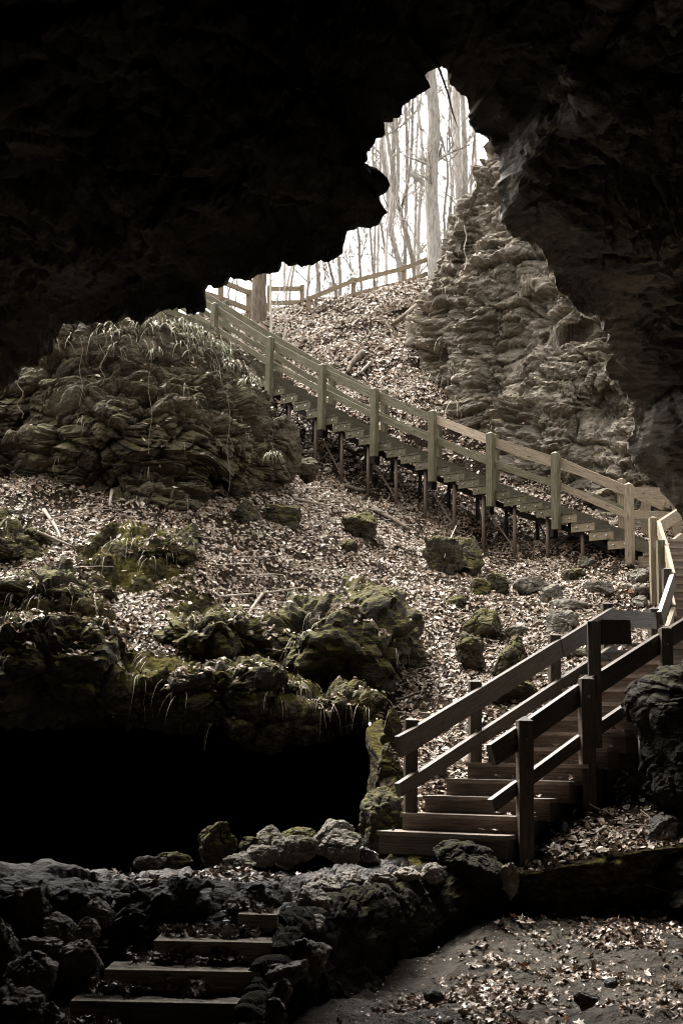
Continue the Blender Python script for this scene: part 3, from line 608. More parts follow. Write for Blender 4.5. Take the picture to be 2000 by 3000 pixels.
BOULD = [
 (1237,1572,1365,1696,None,'big mossy boulder below the upper stairs, left lobe of the pair',M_MOSS),
 (1290,1566,1420,1690,None,'big moss-topped boulder below the upper stairs, right lobe of the pair',M_MOSS),
 (1377,1690,1438,1752,None,'small dark mossy stone tucked under the big mossy boulder',M_MOSS),
 (1420,1677,1492,1748,None,'dark mossy stone between the big mossy boulder and the pale rock',M_MOSS),
 (1503,1687,1610,1748,None,'pale grey flat-topped rock lying in the leaves',M_GREY),
 (1590,1708,1650,1752,None,'small grey-brown stone right of the pale flat-topped rock',M_GREY),
 (1644,1664,1716,1712,None,'dark triangular rock in the leaves below the lowest upper steps',M_MOSS),
 (1705,1698,1800,1742,None,'long low pale rock near the foot of the stair post',M_GREY),
 (1690,1630,1752,1664,None,'pale rock at the foot of the cliff under the bottom steps',M_GREY),
 (1610,1752,1760,1790,None,'wide flat slab overhanging a dark gap above the lower railing',M_GREY),
 (1600,1782,1702,1862,None,'grey pitted rock under the flat slab',M_GREY),
 (1352,1779,1470,1880,None,'tall dark boulder with a slanted top above the lower railing',M_MOSS),
 (1335,1850,1425,1985,None,'dark upright boulder at the left of the dark boulder cluster',M_MOSS),
 (1440,1858,1570,2010,None,'mossy tilted boulder behind the lower railing',M_MOSS),
 (1425,1985,1580,2060,None,'moss-covered low rock at the foot of the tilted boulder',M_MOSS),
 (1475,1826,1553,1866,None,'small grey rock beside the tall dark boulder',M_GREY),
 (1655,1895,1735,1930,None,'grey block framed by the railing beside the sign post',M_GREY),
 (1640,1960,1725,2010,None,'grey rock seen between the rails under the sign',M_GREY),
 (1715,1855,1800,1960,None,'pale rough rock behind the sign board',M_GREY),
 (1838,1664,1905,1710,None,'rough grey stone, topmost of the stack beside the last stair post',M_GREY),
 (1842,1706,1904,1745,None,'rough grey stone, middle of the stack beside the last stair post',M_GREY),
 (1850,1740,1906,1778,None,'brown-grey stone, lowest of the stack beside the last stair post',M_GREY),
 (998,1491,1105,1590,None,'round moss-covered boulder with a fern at its left',M_MOSS),
 (986,1578,1048,1626,None,'low mossy stone below the round mossy boulder',M_MOSS),
 (1131,1720,1204,1754,None,'flat dark mossy stone in the middle of the leaf slope',M_MOSS),
 (1303,1742,1365,1775,None,'dark stone with a straw tuft in front of it',M_MOSS),
 (676,1462,760,1535,None,'mossy boulder just below the outcrop, left of a pair',M_MOSS),
 (765,1478,882,1548,None,'mossy boulder just below the outcrop, right of a pair',M_MOSS),
 (500,1530,590,1585,None,'low mossy rock with dry grass hanging over it',M_MOSS),
 (-20,1486,66,1542,None,'bright-mossed rock at the far left edge of the slope',M_MOSS),
 (70,1545,130,1580,None,'small mossy rock right of the bright-mossed rock',M_MOSS),
 (1225,2222,1320,2325,14.9,'grey rock behind the foot of the left stair railing',M_GREY),
 (1050,2310,1190,2490,14.1,'tall lichen-stained rock beside the lowest wooden step',M_MOSS),
 (1112,2075,1180,2200,15.0,'upright mossy rock, upper part of the pillar by the dark hollow',M_MOSS),
 (1098,2180,1186,2330,14.7,'yellowish rock pillar at the edge of the dark hollow',M_MOSS),
 (580,2412,692,2530,13.0,'pointed mossy boulder on the ledge before the dark hollow',M_MOSS),
 (752,2420,832,2490,13.6,'rounded grey-green stone on the rock pile before the hollow',M_GREY),
 (797,2450,928,2532,12.9,'large pale boulder with a flat top on the rock pile',M_GREY),
 (918,2402,1036,2480,13.4,'pale craggy stone, highest of the rock pile',M_GREY),
 (928,2432,1056,2518,12.8,'slanting pale slab leaning on the rock pile',M_GREY),
 (720,2478,818,2534,12.7,'pale lumpy rock left of the large flat-topped boulder',M_GREY),
 (653,2498,748,2548,12.4,'pale rock in front of the pointed mossy boulder',M_GREY),
 (700,2452,758,2492,13.2,'small mossy stone right of the pointed mossy boulder',M_MOSS),
 (821,2425,925,2460,14.0,'low mossy rock at the back of the rock pile',M_MOSS),
 (455,2496,562,2538,12.5,'low mossy rock on the ledge, left of the leaf drift',M_MOSS),
 (388,2508,480,2545,12.2,'flat pale rock at the left end of the ledge leaf drift',M_GREY),
 (975,2484,1114,2532,12.9,'wet flat stone slab at the foot of the wooden stairs',M_WET),
 (888,2562,996,2625,11.3,'rounded wall-top stone nearest the stone steps',M_STONE),
 (985,2555,1070,2598,11.8,'small wall-top stone second from the stone steps',M_STONE),
 (1071,2553,1156,2600,12.0,'pale-topped wall stone in the middle of the wall top',M_STONE),
 (1148,2542,1236,2590,12.3,'wide wall-top stone right of the pale-topped one',M_STONE),
 (1230,2530,1300,2585,12.5,'dark wall-top stone left of the big craggy rock',M_STONE),
 (1275,2468,1475,2570,12.8,'big craggy rock in front of the lowest wooden step',M_SHADE),
 (1465,2530,1520,2620,12.9,'dark stone at the far end of the retaining wall',M_STONE),
 (868,2600,974,2680,10.6,'craggy border stone, highest at the right of the stone steps',M_STONE),
 (855,2680,950,2745,10.1,'pale-topped border stone, second from top right of the stone steps',M_STONE),
 (855,2750,970,2830,9.6,'slanting border stone, third from top right of the stone steps',M_STONE),
 (782,2816,898,2880,9.2,'lumpy border stone, fourth from top right of the stone steps',M_STONE),
 (782,2872,854,2940,8.9,'blocky border stone, fifth from top right of the stone steps',M_STONE),
 (773,2930,837,3020,8.6,'lowest border stone right of the stone steps',M_STONE),
 (217,2634,330,2712,10.0,'flat-topped border stone, highest at the left of the stone steps',M_STONE),
 (125,2680,222,2760,9.7,'blocky border stone left of the steps, second from top',M_STONE),
 (215,2692,290,2760,9.6,'small squared stone beside the left end of the steps',M_STONE),
 (65,2748,182,2830,9.4,'flat pale-edged border stone left of the steps',M_STONE),
 (8,2796,165,2930,9.0,'big squared border stone at the lower left of the steps',M_STONE),
 (-40,2898,125,3040,8.6,'lowest squared stone in the bottom left corner',M_STONE),
 (-60,2690,66,2870,9.5,'tall rock at the left edge beside the step border',M_STONE),
 (126,2940,170,2998,8.5,'fist-sized stone at the left of the lowest step',M_STONE),
 (180,2760,300,2880,9.3,'dark squared stone against the left end of the steps',M_STONE),
 (20,2600,160,2720,10.1,'rough rock on the bank above the left border stones',M_STONE),
 (1680,2905,1750,2955,8.9,'dark fist-sized rock alone on the sandy floor',M_DAMP),
 (1770,2865,1812,2892,9.4,'small dark pebble-like rock on the sandy floor',M_DAMP),
 (1240,2900,1300,2935,8.8,'dark stone among leaves on the sandy floor near the wall',M_DAMP),
 (1880,2390,1995,2480,13.3,'dim rock under the right side of the lower stairs',M_DAMP),
 (1780,2440,1880,2500,13.3,'low dark rock on the bank under the lower stairs',M_DAMP),
 (780,1215,885,1400,24.6,'mossy block standing right of the outcrop',M_OUTCROP),
 (860,1330,935,1400,25.6,'low mossy block at the foot of the first pipe supports',M_OUTCROP),
]
for b in BOULD:
    x0, y0, x1, y1, D, lab, mat = b
    big = (x1-x0) > 60
    boulder(x0, y0, x1, y1, D, lab, mat, sub=5 if big else 4, rough=1.25 if mat is not M_DAMP else 1.0)
def mass(x0, y0, x1, y1, D, depth, seed, label, mat=None, size=.6, amp=.26, name='mossy_outcrop'):
    """a big bedded rock mass bulging out of the slope"""
    V, Fc = ICO6; c = P((x0+x1)/2, (y0+y1)/2, D); w = (x1-x0)*D/F/2; h = (y1-y0)*D/F/2
    n = np.sign(V)*np.abs(V)**.8; n /= np.linalg.norm(n, axis=1)[:,None]
    p = np.sign(V)*np.abs(V)**.92*np.array([w, depth, h])+c; g = V/np.array([w, depth, h]); g /= np.linalg.norm(g, axis=1)[:,None]
    p = p+g*(amp*rock_disp(p, seed, size, 1.)+.38*h*fbm(p*1.0, 3, seed+3))[:,None]
    q = p[Fc[:, [0,1,2,2]]]
    o = mesh_np(name, p, Fc, mat or M_MOSS, origin=c, smooth=False); tag(o, label, 'rock outcrop'); MASSV.append((p, np.c_[Fc, Fc[:,2]])); return o
MASSV = []; ICO6 = ico(6)
mass(750,1770,1215,2080,19.2,1.7,500,'big dark mossy rock mass in the centre of the slope above the hollow')
mass(-80,1820,420,2120,17.5,1.3,510,'wide mossy ledge at lower left above the dark hollow')
mass(290,1580,610,1715,20.0,1.2,520,'mossy ledge in the upper left of the leaf slope')
mass(-120,1590,170,1720,19.6,1.2,530,'dark mossy ledge at the left edge below the bright-mossed rock')
mass(-60,1700,330,1830,18.6,1.2,540,'shaded mossy ledge with leaves on top, left of the forked branch')
mass(470,1800,760,1960,18.3,1.1,550,'recessed dark rock under the crooked branch')
mass(380,1950,900,2120,17.2,1.0,560,'mossy rock rim hanging over the middle of the dark hollow')
mass(880,2010,1110,2150,17.2,.8,570,'mossy rock rim hanging over the right end of the dark hollow')
_rr = random.Random(5)
for i in range(30):
    x = _rr.uniform(-40, 800); w = _rr.uniform(40, 105); y = 2606+_rr.uniform(0, 45); D = 10.75-(y-2560)*.008+_rr.uniform(-.1,.1)
    boulder(x-w/2, y-w*_rr.uniform(.25,.4), x+w/2, y+w*_rr.uniform(.25,.4), D, 'rough dark stone in the rubble face of the ledge above the steps', M_DAMP, name='rubble_stone', group='stones in the ledge face', cat='stone', sub=4)
# the tall dim rock beside the lower stairs (right foreground)
def crag(name, prof, D, depth, seed, mat, label):
    """upright crag from its left profile (px, py), running off to the right"""
    prof = np.array(prof, float); nv = 240; t = np.linspace(0, len(prof)-1, nv); pr = catmull(prof, t)
    nu = 200; rows = []
    for (px, py) in pr:
        e = P(px, py, D); r = []
        for j in range(nu):
            a = j/(nu-1)
            r.append(e+np.array([0, .9, 0])*(1-ss(0,.25,a))+np.array([2.4*ss(.12, 1, a), -.75*math.sin(min(1, a*1.6)*math.pi/2)+.2*a, .25*math.sin(a*3)*0]))
        rows.append(r)
    A = np.array(rows); n = grid_normals(A).reshape(-1,3); p = A.reshape(-1,3); q = p-n*(.15*rock_disp(p, seed, .75, .9))[:,None]
    o = mesh_np(name, q, grid_faces(nv, nu, True), mat, smooth=False); tag(o, label, 'rock'); return q
crag('leaning_rock', [(2162,1858),(2052,1906),(2008,1922),(1970,1938),(1944,1968),(1934,1993),(1902,1993),(1883,2029),(1872,2064),(1890,2100),(1916,2143),(1922,2217),(1928,2282),(1947,2339),(1992,2380),(1972,2448),(1942,2528),(1922,2648)], 13.2, 1., 300, M_SHADE, 'tall dim rock with lit edge beside the lower stairs at the right')
# ------------------------------------------------------------------ wooden stairs
def unit(v): v = Vector(v); v.normalize(); return v
def post(parent, base, top, w, mat, dirv, cap=True, bolts=(), capmat=None):
    m = MB(); sd = unit((dirv[0], dirv[1], 0)); u = Vector((-sd.y, sd.x, 0))
    m.box(base, top, w, w, up=u)
    if cap: m.cap(Vector(top)+Vector((0,0,.0)), sd, u, w*1.0, .045 if w > .12 else .03)
    if bolts:
        b = m; m.mi = len(m.f)
        for z, side in bolts:
            for s in ((-.25,.25) if side == 2 else (0,)):
                c = Vector((base[0], base[1], z))+sd*s*w; b.tube([c-u*(w/2+.018), c-u*(w/2-.02)], .014, 6)
    return m.build('post', mat, parent)
# --- upper flight
PT = [(635,893),(797,992),(950,1072),(1103,1142),(1272,1208),(1441,1273),(1631,1331),(1845,1422)]
PDs = np.linspace(29.3, 23.3, 8)
tops = [Vector(P(x, y, d)) for (x, y), d in zip(PT, PDs)]
v01 = tops[0]-tops[1]
tops = [tops[0]+v01*2, tops[0]+v01]+tops          # two more bays behind the outcrop
UP = empty('upper_staircase', tops[-1]-Vector((0,0,1.6))); tag(UP, 'weathered open wooden staircase on pipe legs descending past the cliff', 'staircase')
run = unit((tops[2].x-tops[-1].x, tops[2].y-tops[-1].y, 0)); far = Vector((run.y*-1, run.x, 0))
if far.y < 0: far = -far
W = 1.25; drop = 1.0
def rail(parent, a, b, w, h, mat, name='rail'):
    jz = lambda: Vector((0, random.uniform(-.008,.008), random.uniform(-.012,.012)))
    m = MB(); m.box(Vector(a)+jz(), Vector(b)+jz(), w, h, up=(0,random.uniform(-.03,.03),1)); return m.build(name, mat, parent)
nposts = len(tops)
for i, tp in enumerate(tops):
    mt = M_WOODN if i == nposts-1 else M_WOOD
    n_off = far*-.06
    z = [tp.z-.12, tp.z-.48, tp.z-.98, tp.z-1.18]
    post(UP, tp+n_off-Vector((0,0,1.33)), tp+n_off, .122, mt, run, True, [(z[0],2),(z[1],2),(z[2],1),(z[3],1)])
    if i < nposts-1:
        f = far*(W+.1)
        fb = (tp+tops[i+1])/2*.0+tp*.62+tops[i+1]*.38
        fm = M_WOOD if i < nposts-3 else M_WOODN
        post(UP, fb+f-Vector((0,0,1.28)), fb+f-Vector((0,0,.02)), .11, fm, run, True)
    if i < nposts-1:
        q = tops[i+1]; o1 = far*.065
        rm = M_WOODF if i == nposts-4 else (M_WOODN if i >= nposts-3 else M_WOOD)
        up2 = Vector((0,0,1))
        rail(UP, tp+o1*.3-Vector((0,0,.13)), q+o1*.3-Vector((0,0,.13)), .05, .155, rm, 'handrail')
        rail(UP, tp+o1*.3-Vector((0,0,.54)), q+o1*.3-Vector((0,0,.54)), .05, .115, M_WOOD if i < nposts-2 else M_WOODN)
        f = far*(W-.0)
        rail(UP, tp+f-Vector((0,0,.17)), q+f-Vector((0,0,.17)), .05, .15, M_WOODN if i > nposts-5 else M_WOOD, 'handrail')
        rail(UP, tp+f-Vector((0,0,.55)), q+f-Vector((0,0,.57)), .05, .11, M_WOOD)
step_pos = []
for i in range(nposts-1):
    a, b = tops[i], tops[i+1]
    for k in range(4):
        step_pos.append((a+(b-a)*((k+.35)/4), i))
for j, (c, i) in enumerate(step_pos):
    c = c-Vector((0,0,drop)); L = .40; hr = run*(L/2)
    mt = M_WOODN if i >= nposts-2 else M_WOOD
    m = MB()
    m.obox(c+far*.03-Vector((0,0,.09)), run*(L/2+.02), far*.02, Vector((0,0,.07)))        # near side plank
    m.mi = len(m.f)
    for s in (-.27, .27):
        p0 = c+run*s*L-Vector((0,0,.085)); m.tube([p0-far*.008, p0+far*.02], .016, 6)
    o = m.build('step', mt, UP)
    m = MB(); m.obox(c+far*W-Vector((0,0,.09)), run*(L/2), far*.02, Vector((0,0,.07)))
    m.obox(c+far*W/2-run*(L/2-.02)-Vector((0,0,.10)), far*(W/2-.03), run*.019, Vector((0,0,.08)))   # riser
    m.build('riser', M_WOODT, o)
    m = MB()
    for s in (-.26, 0, .26):
        m.obox(c+far*(W/2)+run*(s*L*1.25)+Vector((0,0,.0)), far*(W/2+.0), run*(L*.155), Vector((0,0,.018)))
    m.build('tread', M_WOODT, o)
# stringer beams beneath
a, b = tops[0]-Vector((0,0,1.3)), tops[-1]-Vector((0,0,1.3))
for off in (.62,):
    for i in range(nposts-1):
        m = MB(); m.box(tops[i]+far*off-Vector((0,0,1.30)), tops[i+1]+far*off-Vector((0,0,1.28)), .07, .1); m.build('stringer', M_STEEL, UP)
# pipe legs with V braces
for j in range(7, len(step_pos)-1, 2):
    c = step_pos[j][0]-Vector((0,0,drop+.12))+run*.06
    for off, mt, r in ((.12, M_PIPE, .034), (W-.35, M_STEEL, .036)):
        p0 = c+far*off; z = hill_z(p0.x, p0.y)
        if p0.z-z < .15: continue
        m = MB(); m.tube([(p0.x, p0.y, z-.15), p0], r, 8); m.build('pipe_leg', mt, UP, smooth=True)
    if j % 4 == 3:
        p0 = c+far*.45+run*.1; z = hill_z(p0.x, p0.y)
        m = MB(); m.obox(p0-Vector((0,0,.18)), run*.07, far*.08, Vector((0,0,.16))); m.build('bracket', M_STEEL, UP)
        for s in (-.42, .42):
            q = c+far*.55+run*s
            m = MB(); m.tube([(p0.x, p0.y, z-.05), q-Vector((0,0,.05+ (.1 if s<0 else 0)))], .018, 6); m.build('brace', M_STEEL, UP)
    else:
        p0 = c+far*.12; z = hill_z(p0.x, p0.y); q = c+far*.4+run*.75
        if p0.z-z > .6:
            m = MB(); m.tube([(p0.x-run.x*.1, p0.y-run.y*.1, z+.02), q], .017, 6); m.build('brace', M_PIPE, UP)
# upper landing and its rails
zl = tops[-1].z-1.18
LA = tops[-1]+far*.05-run*.15; LA.z = zl
m = MB()
for k in range(9):
    c = LA-run*(.12+.15*k)+far*(W/2); m.obox(c, far*(W/2+.05), run*.068, Vector((0,0,.02)))
m.build('landing', M_WOODN, UP)
m = MB(); m.obox(LA-run*.7-Vector((0,0,.11)), run*.75, far*.02, Vector((0,0,.09))); m.build('fascia', M_WOODN, UP)
m = MB(); m.obox(LA-run*.7+far*W-Vector((0,0,.11)), run*.75, far*.02, Vector((0,0,.09))); m.build('fascia', M_WOODN, UP)
cor = Vector(P(1990, 1430, 24.6)); cor2 = tops[-1]+far*(W)+Vector((0,0,-.05)); end2 = Vector(P(2010, 1520, 25.6))
rail(UP, tops[-1]-Vector((0,0,.13)), cor-Vector((0,0,.1)), .05, .19, M_WOODN, 'handrail'); rail(UP, tops[-1]-Vector((0,0,.5)), cor-Vector((0,0,.5)), .05, .14, M_WOODN)
fp = Vector(P(1738, 1425, 25.0))
rail(UP, Vector(P(1735, 1400, 25.2)), Vector(P(1960, 1476, 25.4)), .05, .18, M_WOODN, 'handrail')
rail(UP, Vector(P(1870, 1500, 25.2)), Vector(P(2010, 1545, 25.6)), .05, .14, M_WOODN)
for px, yt, yb, D in ((1889,1440,1565,25.3),(1980,1476,1605,25.2)):
    t_ = Vector(P(px, yt, D)); bz = Vector(P(px, yb+25, D)); post(UP, Vector((t_.x, t_.y, bz.z)), t_, .13, M_WOODN, run)
# rails of the landing at the top, running to the left behind the outcrop
ra = Vector(P(480, 905, 26.6)); rb = tops[2]
rail(UP, ra, Vector(P(640, 975, 28.8)), .05, .14, M_WOOD); 
# --- lower flight
LB = Vector(P(1110, 2440, 13.6)); st = Vector((.225, .205, .16)); wv = Vector(P(1485, 2446, 13.05))-LB; wv.z = 0; wd = wv.normalized(); WL = wv.length
LS = empty('lower_staircase', (LB.x, LB.y, LB.z-.16)); tag(LS, 'dark brown wooden staircase with pyramid-capped posts rising from the cave', 'staircase')
rn = Vector((-wd.y, wd.x, 0)); 
if rn.y < 0: rn = -rn
NS = 12
for k in range(NS):
    c = LB+st*k; wk = WL*(1-.004*k)
    m = MB(); m.obox(c+wd*wk/2+rn*.02-Vector((0,0,.10)), wd*wk/2, rn*.02, Vector((0,0,.085)))
    o = m.build('step', M_WOODS, LS)
    m = MB()
    for j in range(3): m.obox(c+wd*wk/2+rn*(.075+.145*j-.045)-Vector((0,0,.0)), wd*(wk/2+.008), rn*.068, Vector((0,0,.019)))
    m.build('tread', M_WOODL, o)
    for s in (0.02, wk-.02):
        m = MB(); m.obox(c+wd*s+rn*.24-Vector((0,0,.11)), rn*.2, wd*.019, Vector((0,0,.082))); m.build('side_board', M_WOODB, o)
topc = LB+st*(NS-.2)
m = MB()
for k in range(12): m.obox(topc+wd*(WL*.5+.35)+rn*(.1+.15*k), wd*(WL*.5+.45), rn*.068, Vector((0,0,.02)))
m.build('landing', M_WOODB, LS)
m = MB(); m.obox(topc+wd*(WL*.5+.3)+rn*0-Vector((0,0,.11)), wd*(WL*.5+.3), rn*.02, Vector((0,0,.085))); m.build('fascia', M_WOODB, LS)
for s in (.15, WL-.15):
    m = MB(); m.box(LB+wd*s+rn*.25-Vector((0,0,.26)), LB+st*(NS-1)+wd*s+rn*.25-Vector((0,0,.26)), .06, .16); m.build('stringer', M_STEEL, LS)
RA = [Vector(P(1203,2110,13.9)), Vector(P(1390,1998,14.8)), Vector(P(1622,1862,16.0)), Vector(P(1775,1770,16.9))]
rdir = (RA[-1]-RA[0]); rdir.z = 0; rdir.normalize()
rlat = Vector((rdir.y, -rdir.x, 0))
for i, p in enumerate(RA):
    bz = (p.z-1.05) if i < 3 else p.z-1.4
    post(LS, Vector((p.x, p.y, bz)), p, .118, M_WOODB, (math.cos(.12), math.sin(.12), 0), bolts=[(p.z-.17, 1),(p.z-.5,1)])
def up(v, z): return Vector((v.x, v.y, v.z+z))
def chain_rails(parent, pts, off, dz1, h1, dz2, h2, mat, ext=None, w=.055):
    pts = [p+off for p in pts]
    if ext is not None: pts = [pts[0]-(pts[1]-pts[0])*ext]+pts[0:]
    for a, b in zip(pts[:-1], pts[1:]):
        rail(parent, up(a, dz1), up(b, dz1), w, h1, mat, 'handrail'); rail(parent, up(a, dz2), up(b, dz2), w, h2, mat)
chain_rails(LS, RA, rlat*.085, -.15, .2, -.55, .13, M_WOODB, ext=.28)
E_ = Vector(P(1912,1785,17.6))
post(LS, Vector((E_.x, E_.y, E_.z-1.3)), E_, .11, M_WOODB, (1,.2,0))
for dz, h in ((-.16,.2),(-.62,.14)): rail(LS, up(RA[-1],dz)+Vector((.03,-.05,0)), up(E_,dz)+Vector((0,-.06,0)), .05, h, M_WOODB, 'handrail' if h == .2 else 'rail')
RR = [Vector(P(1535,2112,13.25)), Vector(P(1716,1990,13.95)), Vector(P(1947,1842,15.1))]
for i, p in enumerate(RR):
    post(LS, Vector((p.x, p.y, p.z-1.32 if i < 2 else p.z-1.1)), p, .135 if i < 2 else .12, M_WOODB, (math.cos(.12), math.sin(.12), 0), bolts=[(p.z-.17, 1)])
chain_rails(LS, RR, rlat*-.085, -.15, .2, -.60, .12, M_WOODB, ext=.38)
R4 = Vector(P(2060, 1775, 15.9)); 
for dz, h in ((-.15,.2),(-.6,.12)): rail(LS, up(RR[-1],dz)-rlat*.08, up(R4,dz)-rlat*.08, .055, h, M_WOODB, 'handrail' if h == .2 else 'rail')
post(LS, up(R4,-1.1), R4, .12, M_WOODB, (1,.1,0))
# support pipes under the lower flight
for px, yt, yb, D, mt in ((1385+120,2330,2445,14.2,M_STEEL),(1668,2290,2440,14.4,M_STEEL),(1757,2290,2435,14.6,M_PIPE),(1774,2280,2430,14.2,M_STEEL),(1857,2220,2310,14.9,M_PIPE),(1875,2215,2440,14.3,M_STEEL),(1627,2330,2450,14.1,M_PIPE)):
    a = Vector(P(px, yt-60, D)); z = hill_z(a.x, a.y); m = MB(); m.tube([(a.x+.02, a.y, z-.1), a], .028, 8); m.build('pipe_leg', mt, LS, smooth=True)
# --- middle flight, going up and away at the right edge
MD = empty('middle_staircase', P(1990, 1950, 17.2)); tag(MD, 'dark narrow wooden flight climbing away at the right edge', 'staircase')
zA = topc.z; nM = 14; A0 = Vector((P(1962, 1900, 17.0)[0], 17.0, zA)); A1 = Vector((P(1958, 1605, 22.4)[0], 22.4, zl+.06))
for k in range(nM):
    f = (k+1)/nM; c = A0+(A1-A0)*(k/nM); c.z = zA+(A1.z-zA)*f
    m = MB(); m.obox(c+Vector((.65,.01,-.095)), Vector((.66,0,0)), Vector((0,.019,0)), Vector((0,0,.082))); o = m.build('step', M_WOODS, MD)
    m = MB()
    for j in range(3): m.obox(c+Vector((.65,.05+.145*j,0)), Vector((.67,0,0)), Vector((0,.068,0)), Vector((0,0,.018)))
    m.build('tread', M_WOODL, o)
for s in (.06, 1.25):
    m = MB(); m.box(A0+Vector((s,.2,-.15)), A1+Vector((s,.2,-.35)), .06, .24); m.build('stringer', M_WOODB, MD)
mp = [E_, Vector(P(1951,1672,18.3)), Vector(P(1933,1590,19.7)), Vector(P(1911,1522,21.2)), Vector(P(1990,1482,23.4))]
for i, (px, D, yt) in enumerate(((1951,18.3,1668),(1933,19.7,1584),(1910,21.2,1518))):
    t_ = Vector(P(px, yt, D)); post(MD, up(t_, -1.25-.18*i), t_, .105, M_WOODN if i == 2 else (M_WOOD if i == 1 else M_WOODB), (1,.05,0), bolts=[(t_.z-.45,1)])
sh = Vector((.075, -.03, 0))
for i in range(4):
    a, b = mp[i]+sh, mp[i+1]+sh
    if i == 3: a, b = mp[3]+Vector((.1,0,0)), mp[4]
    rail(MD, up(a,-.12), up(b,-.12), .055, .19, M_WOODN if i else M_WOODB, 'handrail'); rail(MD, up(a,-.52), up(b,-.52), .055, .13, M_WOODN)
# --- sign post
sp = Vector(P(1738, 1822, 14.25)); SG = empty('sign_post', (sp.x, sp.y, sp.z-1.9)); tag(SG, 'dark wooden sign post with a plain brown board facing away, beside the stairs', 'sign post')
m = MB(); m.box((sp.x, sp.y, sp.z-1.9), sp, .125, .125, up=(.12,1,0)); m.build('post', M_WOODB, SG)
s0 = Vector(P(1757, 1852, 14.2)); s1 = Vector(P(1843, 1852, 14.75))
m = MB(); m.box(s0, s1, .03, .25); m.build('sign_board', M_SIGN, SG)
# --- timber-edged steps at the lower left
SS = empty('stone_stairway', P(460, 2985, 8.6)); tag(SS, 'low stone stairway with timber step edges and leaves at lower left', 'stairway')
for k, (xl, xr, y, D) in enumerate(((200,715,2990,8.62),(215,705,2895,8.94),(312,765,2812,9.26),(455,798,2733,9.58),(700,815,2655,9.92))):
    a = Vector(P(xl, y-8, D)); b = Vector(P(xr, y+6, D-.02)); z = (0.0, .1375, .275, .4125, .55)[k]; a.z = z+.0; b.z = z-.0
    if k == 0: continue
    rows = []
    dlen = .36 if k < 4 else .5
    nu, nv = 70, 22; u_ = np.linspace(0, 1, nu); V = []
    prof = [(0,-.28),(-.01,-.1),(-.005,-.02),(.015,0),(.05,.002),(.12,.002),(.2,0),(.28,.0),(dlen,.0),(dlen+.05,-.03)]
    prof = catmull(np.array(prof), np.linspace(0, len(prof)-1, nv))
    G = np.array([[np.array([a.x+(b.x-a.x)*t, a.y+(b.y-a.y)*t+q[0], z+q[1]]) for t in u_] for q in prof])
    pp = G.reshape(-1,3); n = grid_normals(G).reshape(-1,3); top = (pp[:,2] > z-.01)
    pp = pp+n*(.012*fbm(pp*6, 3, 400+k)+.004*fbm(pp*np.array([4,60,60]), 2, 410+k))[:,None]
    mesh_np('step', pp-np.array(SS.location), grid_faces(nv, nu), M_STEP, SS)
    m = MB(); m.box((a.x, a.y-.012, z-.055), (b.x, b.y-.012, z-.055), .07, .12); m.build('edge_timber', M_WOODG, SS)
# ------------------------------------------------------------------ fences on the crest
def fence(name, spec, label, mat=M_WOODN):
    f = empty(name, P(*spec[0][:2], spec[0][2])); tag(f, label, 'fence')
    pts = [Vector(P(x, y, D)) for x, y, D in spec]
    for p in pts: post(f, up(p,-1.3), p, .12, mat, (1,0,0), True)
    for a, b in zip(pts[:-1], pts[1:]):
        for dz in (-.1, -.5): rail(f, up(a,dz)+Vector((0,-.07,0)), up(b,dz)+Vector((0,-.07,0)), .05, .12, mat)
    return f
fence('crest_fence', [(905,868,35.6),(1035,815,36.3),(1182,778,37.0),(1300,735,37.6)], 'weathered two-rail wooden fence climbing along the crest to the big tree')
fence('low_fence', [(790,838,36.5),(885,836,36.5)], 'short level two-rail fence on the crest beside the thick dark trunk')
fence('deck_railing', [(596,800,31.5),(648,815,32.),(730,850,33.0)], 'wooden railing of the upper walkway under the cave edge')
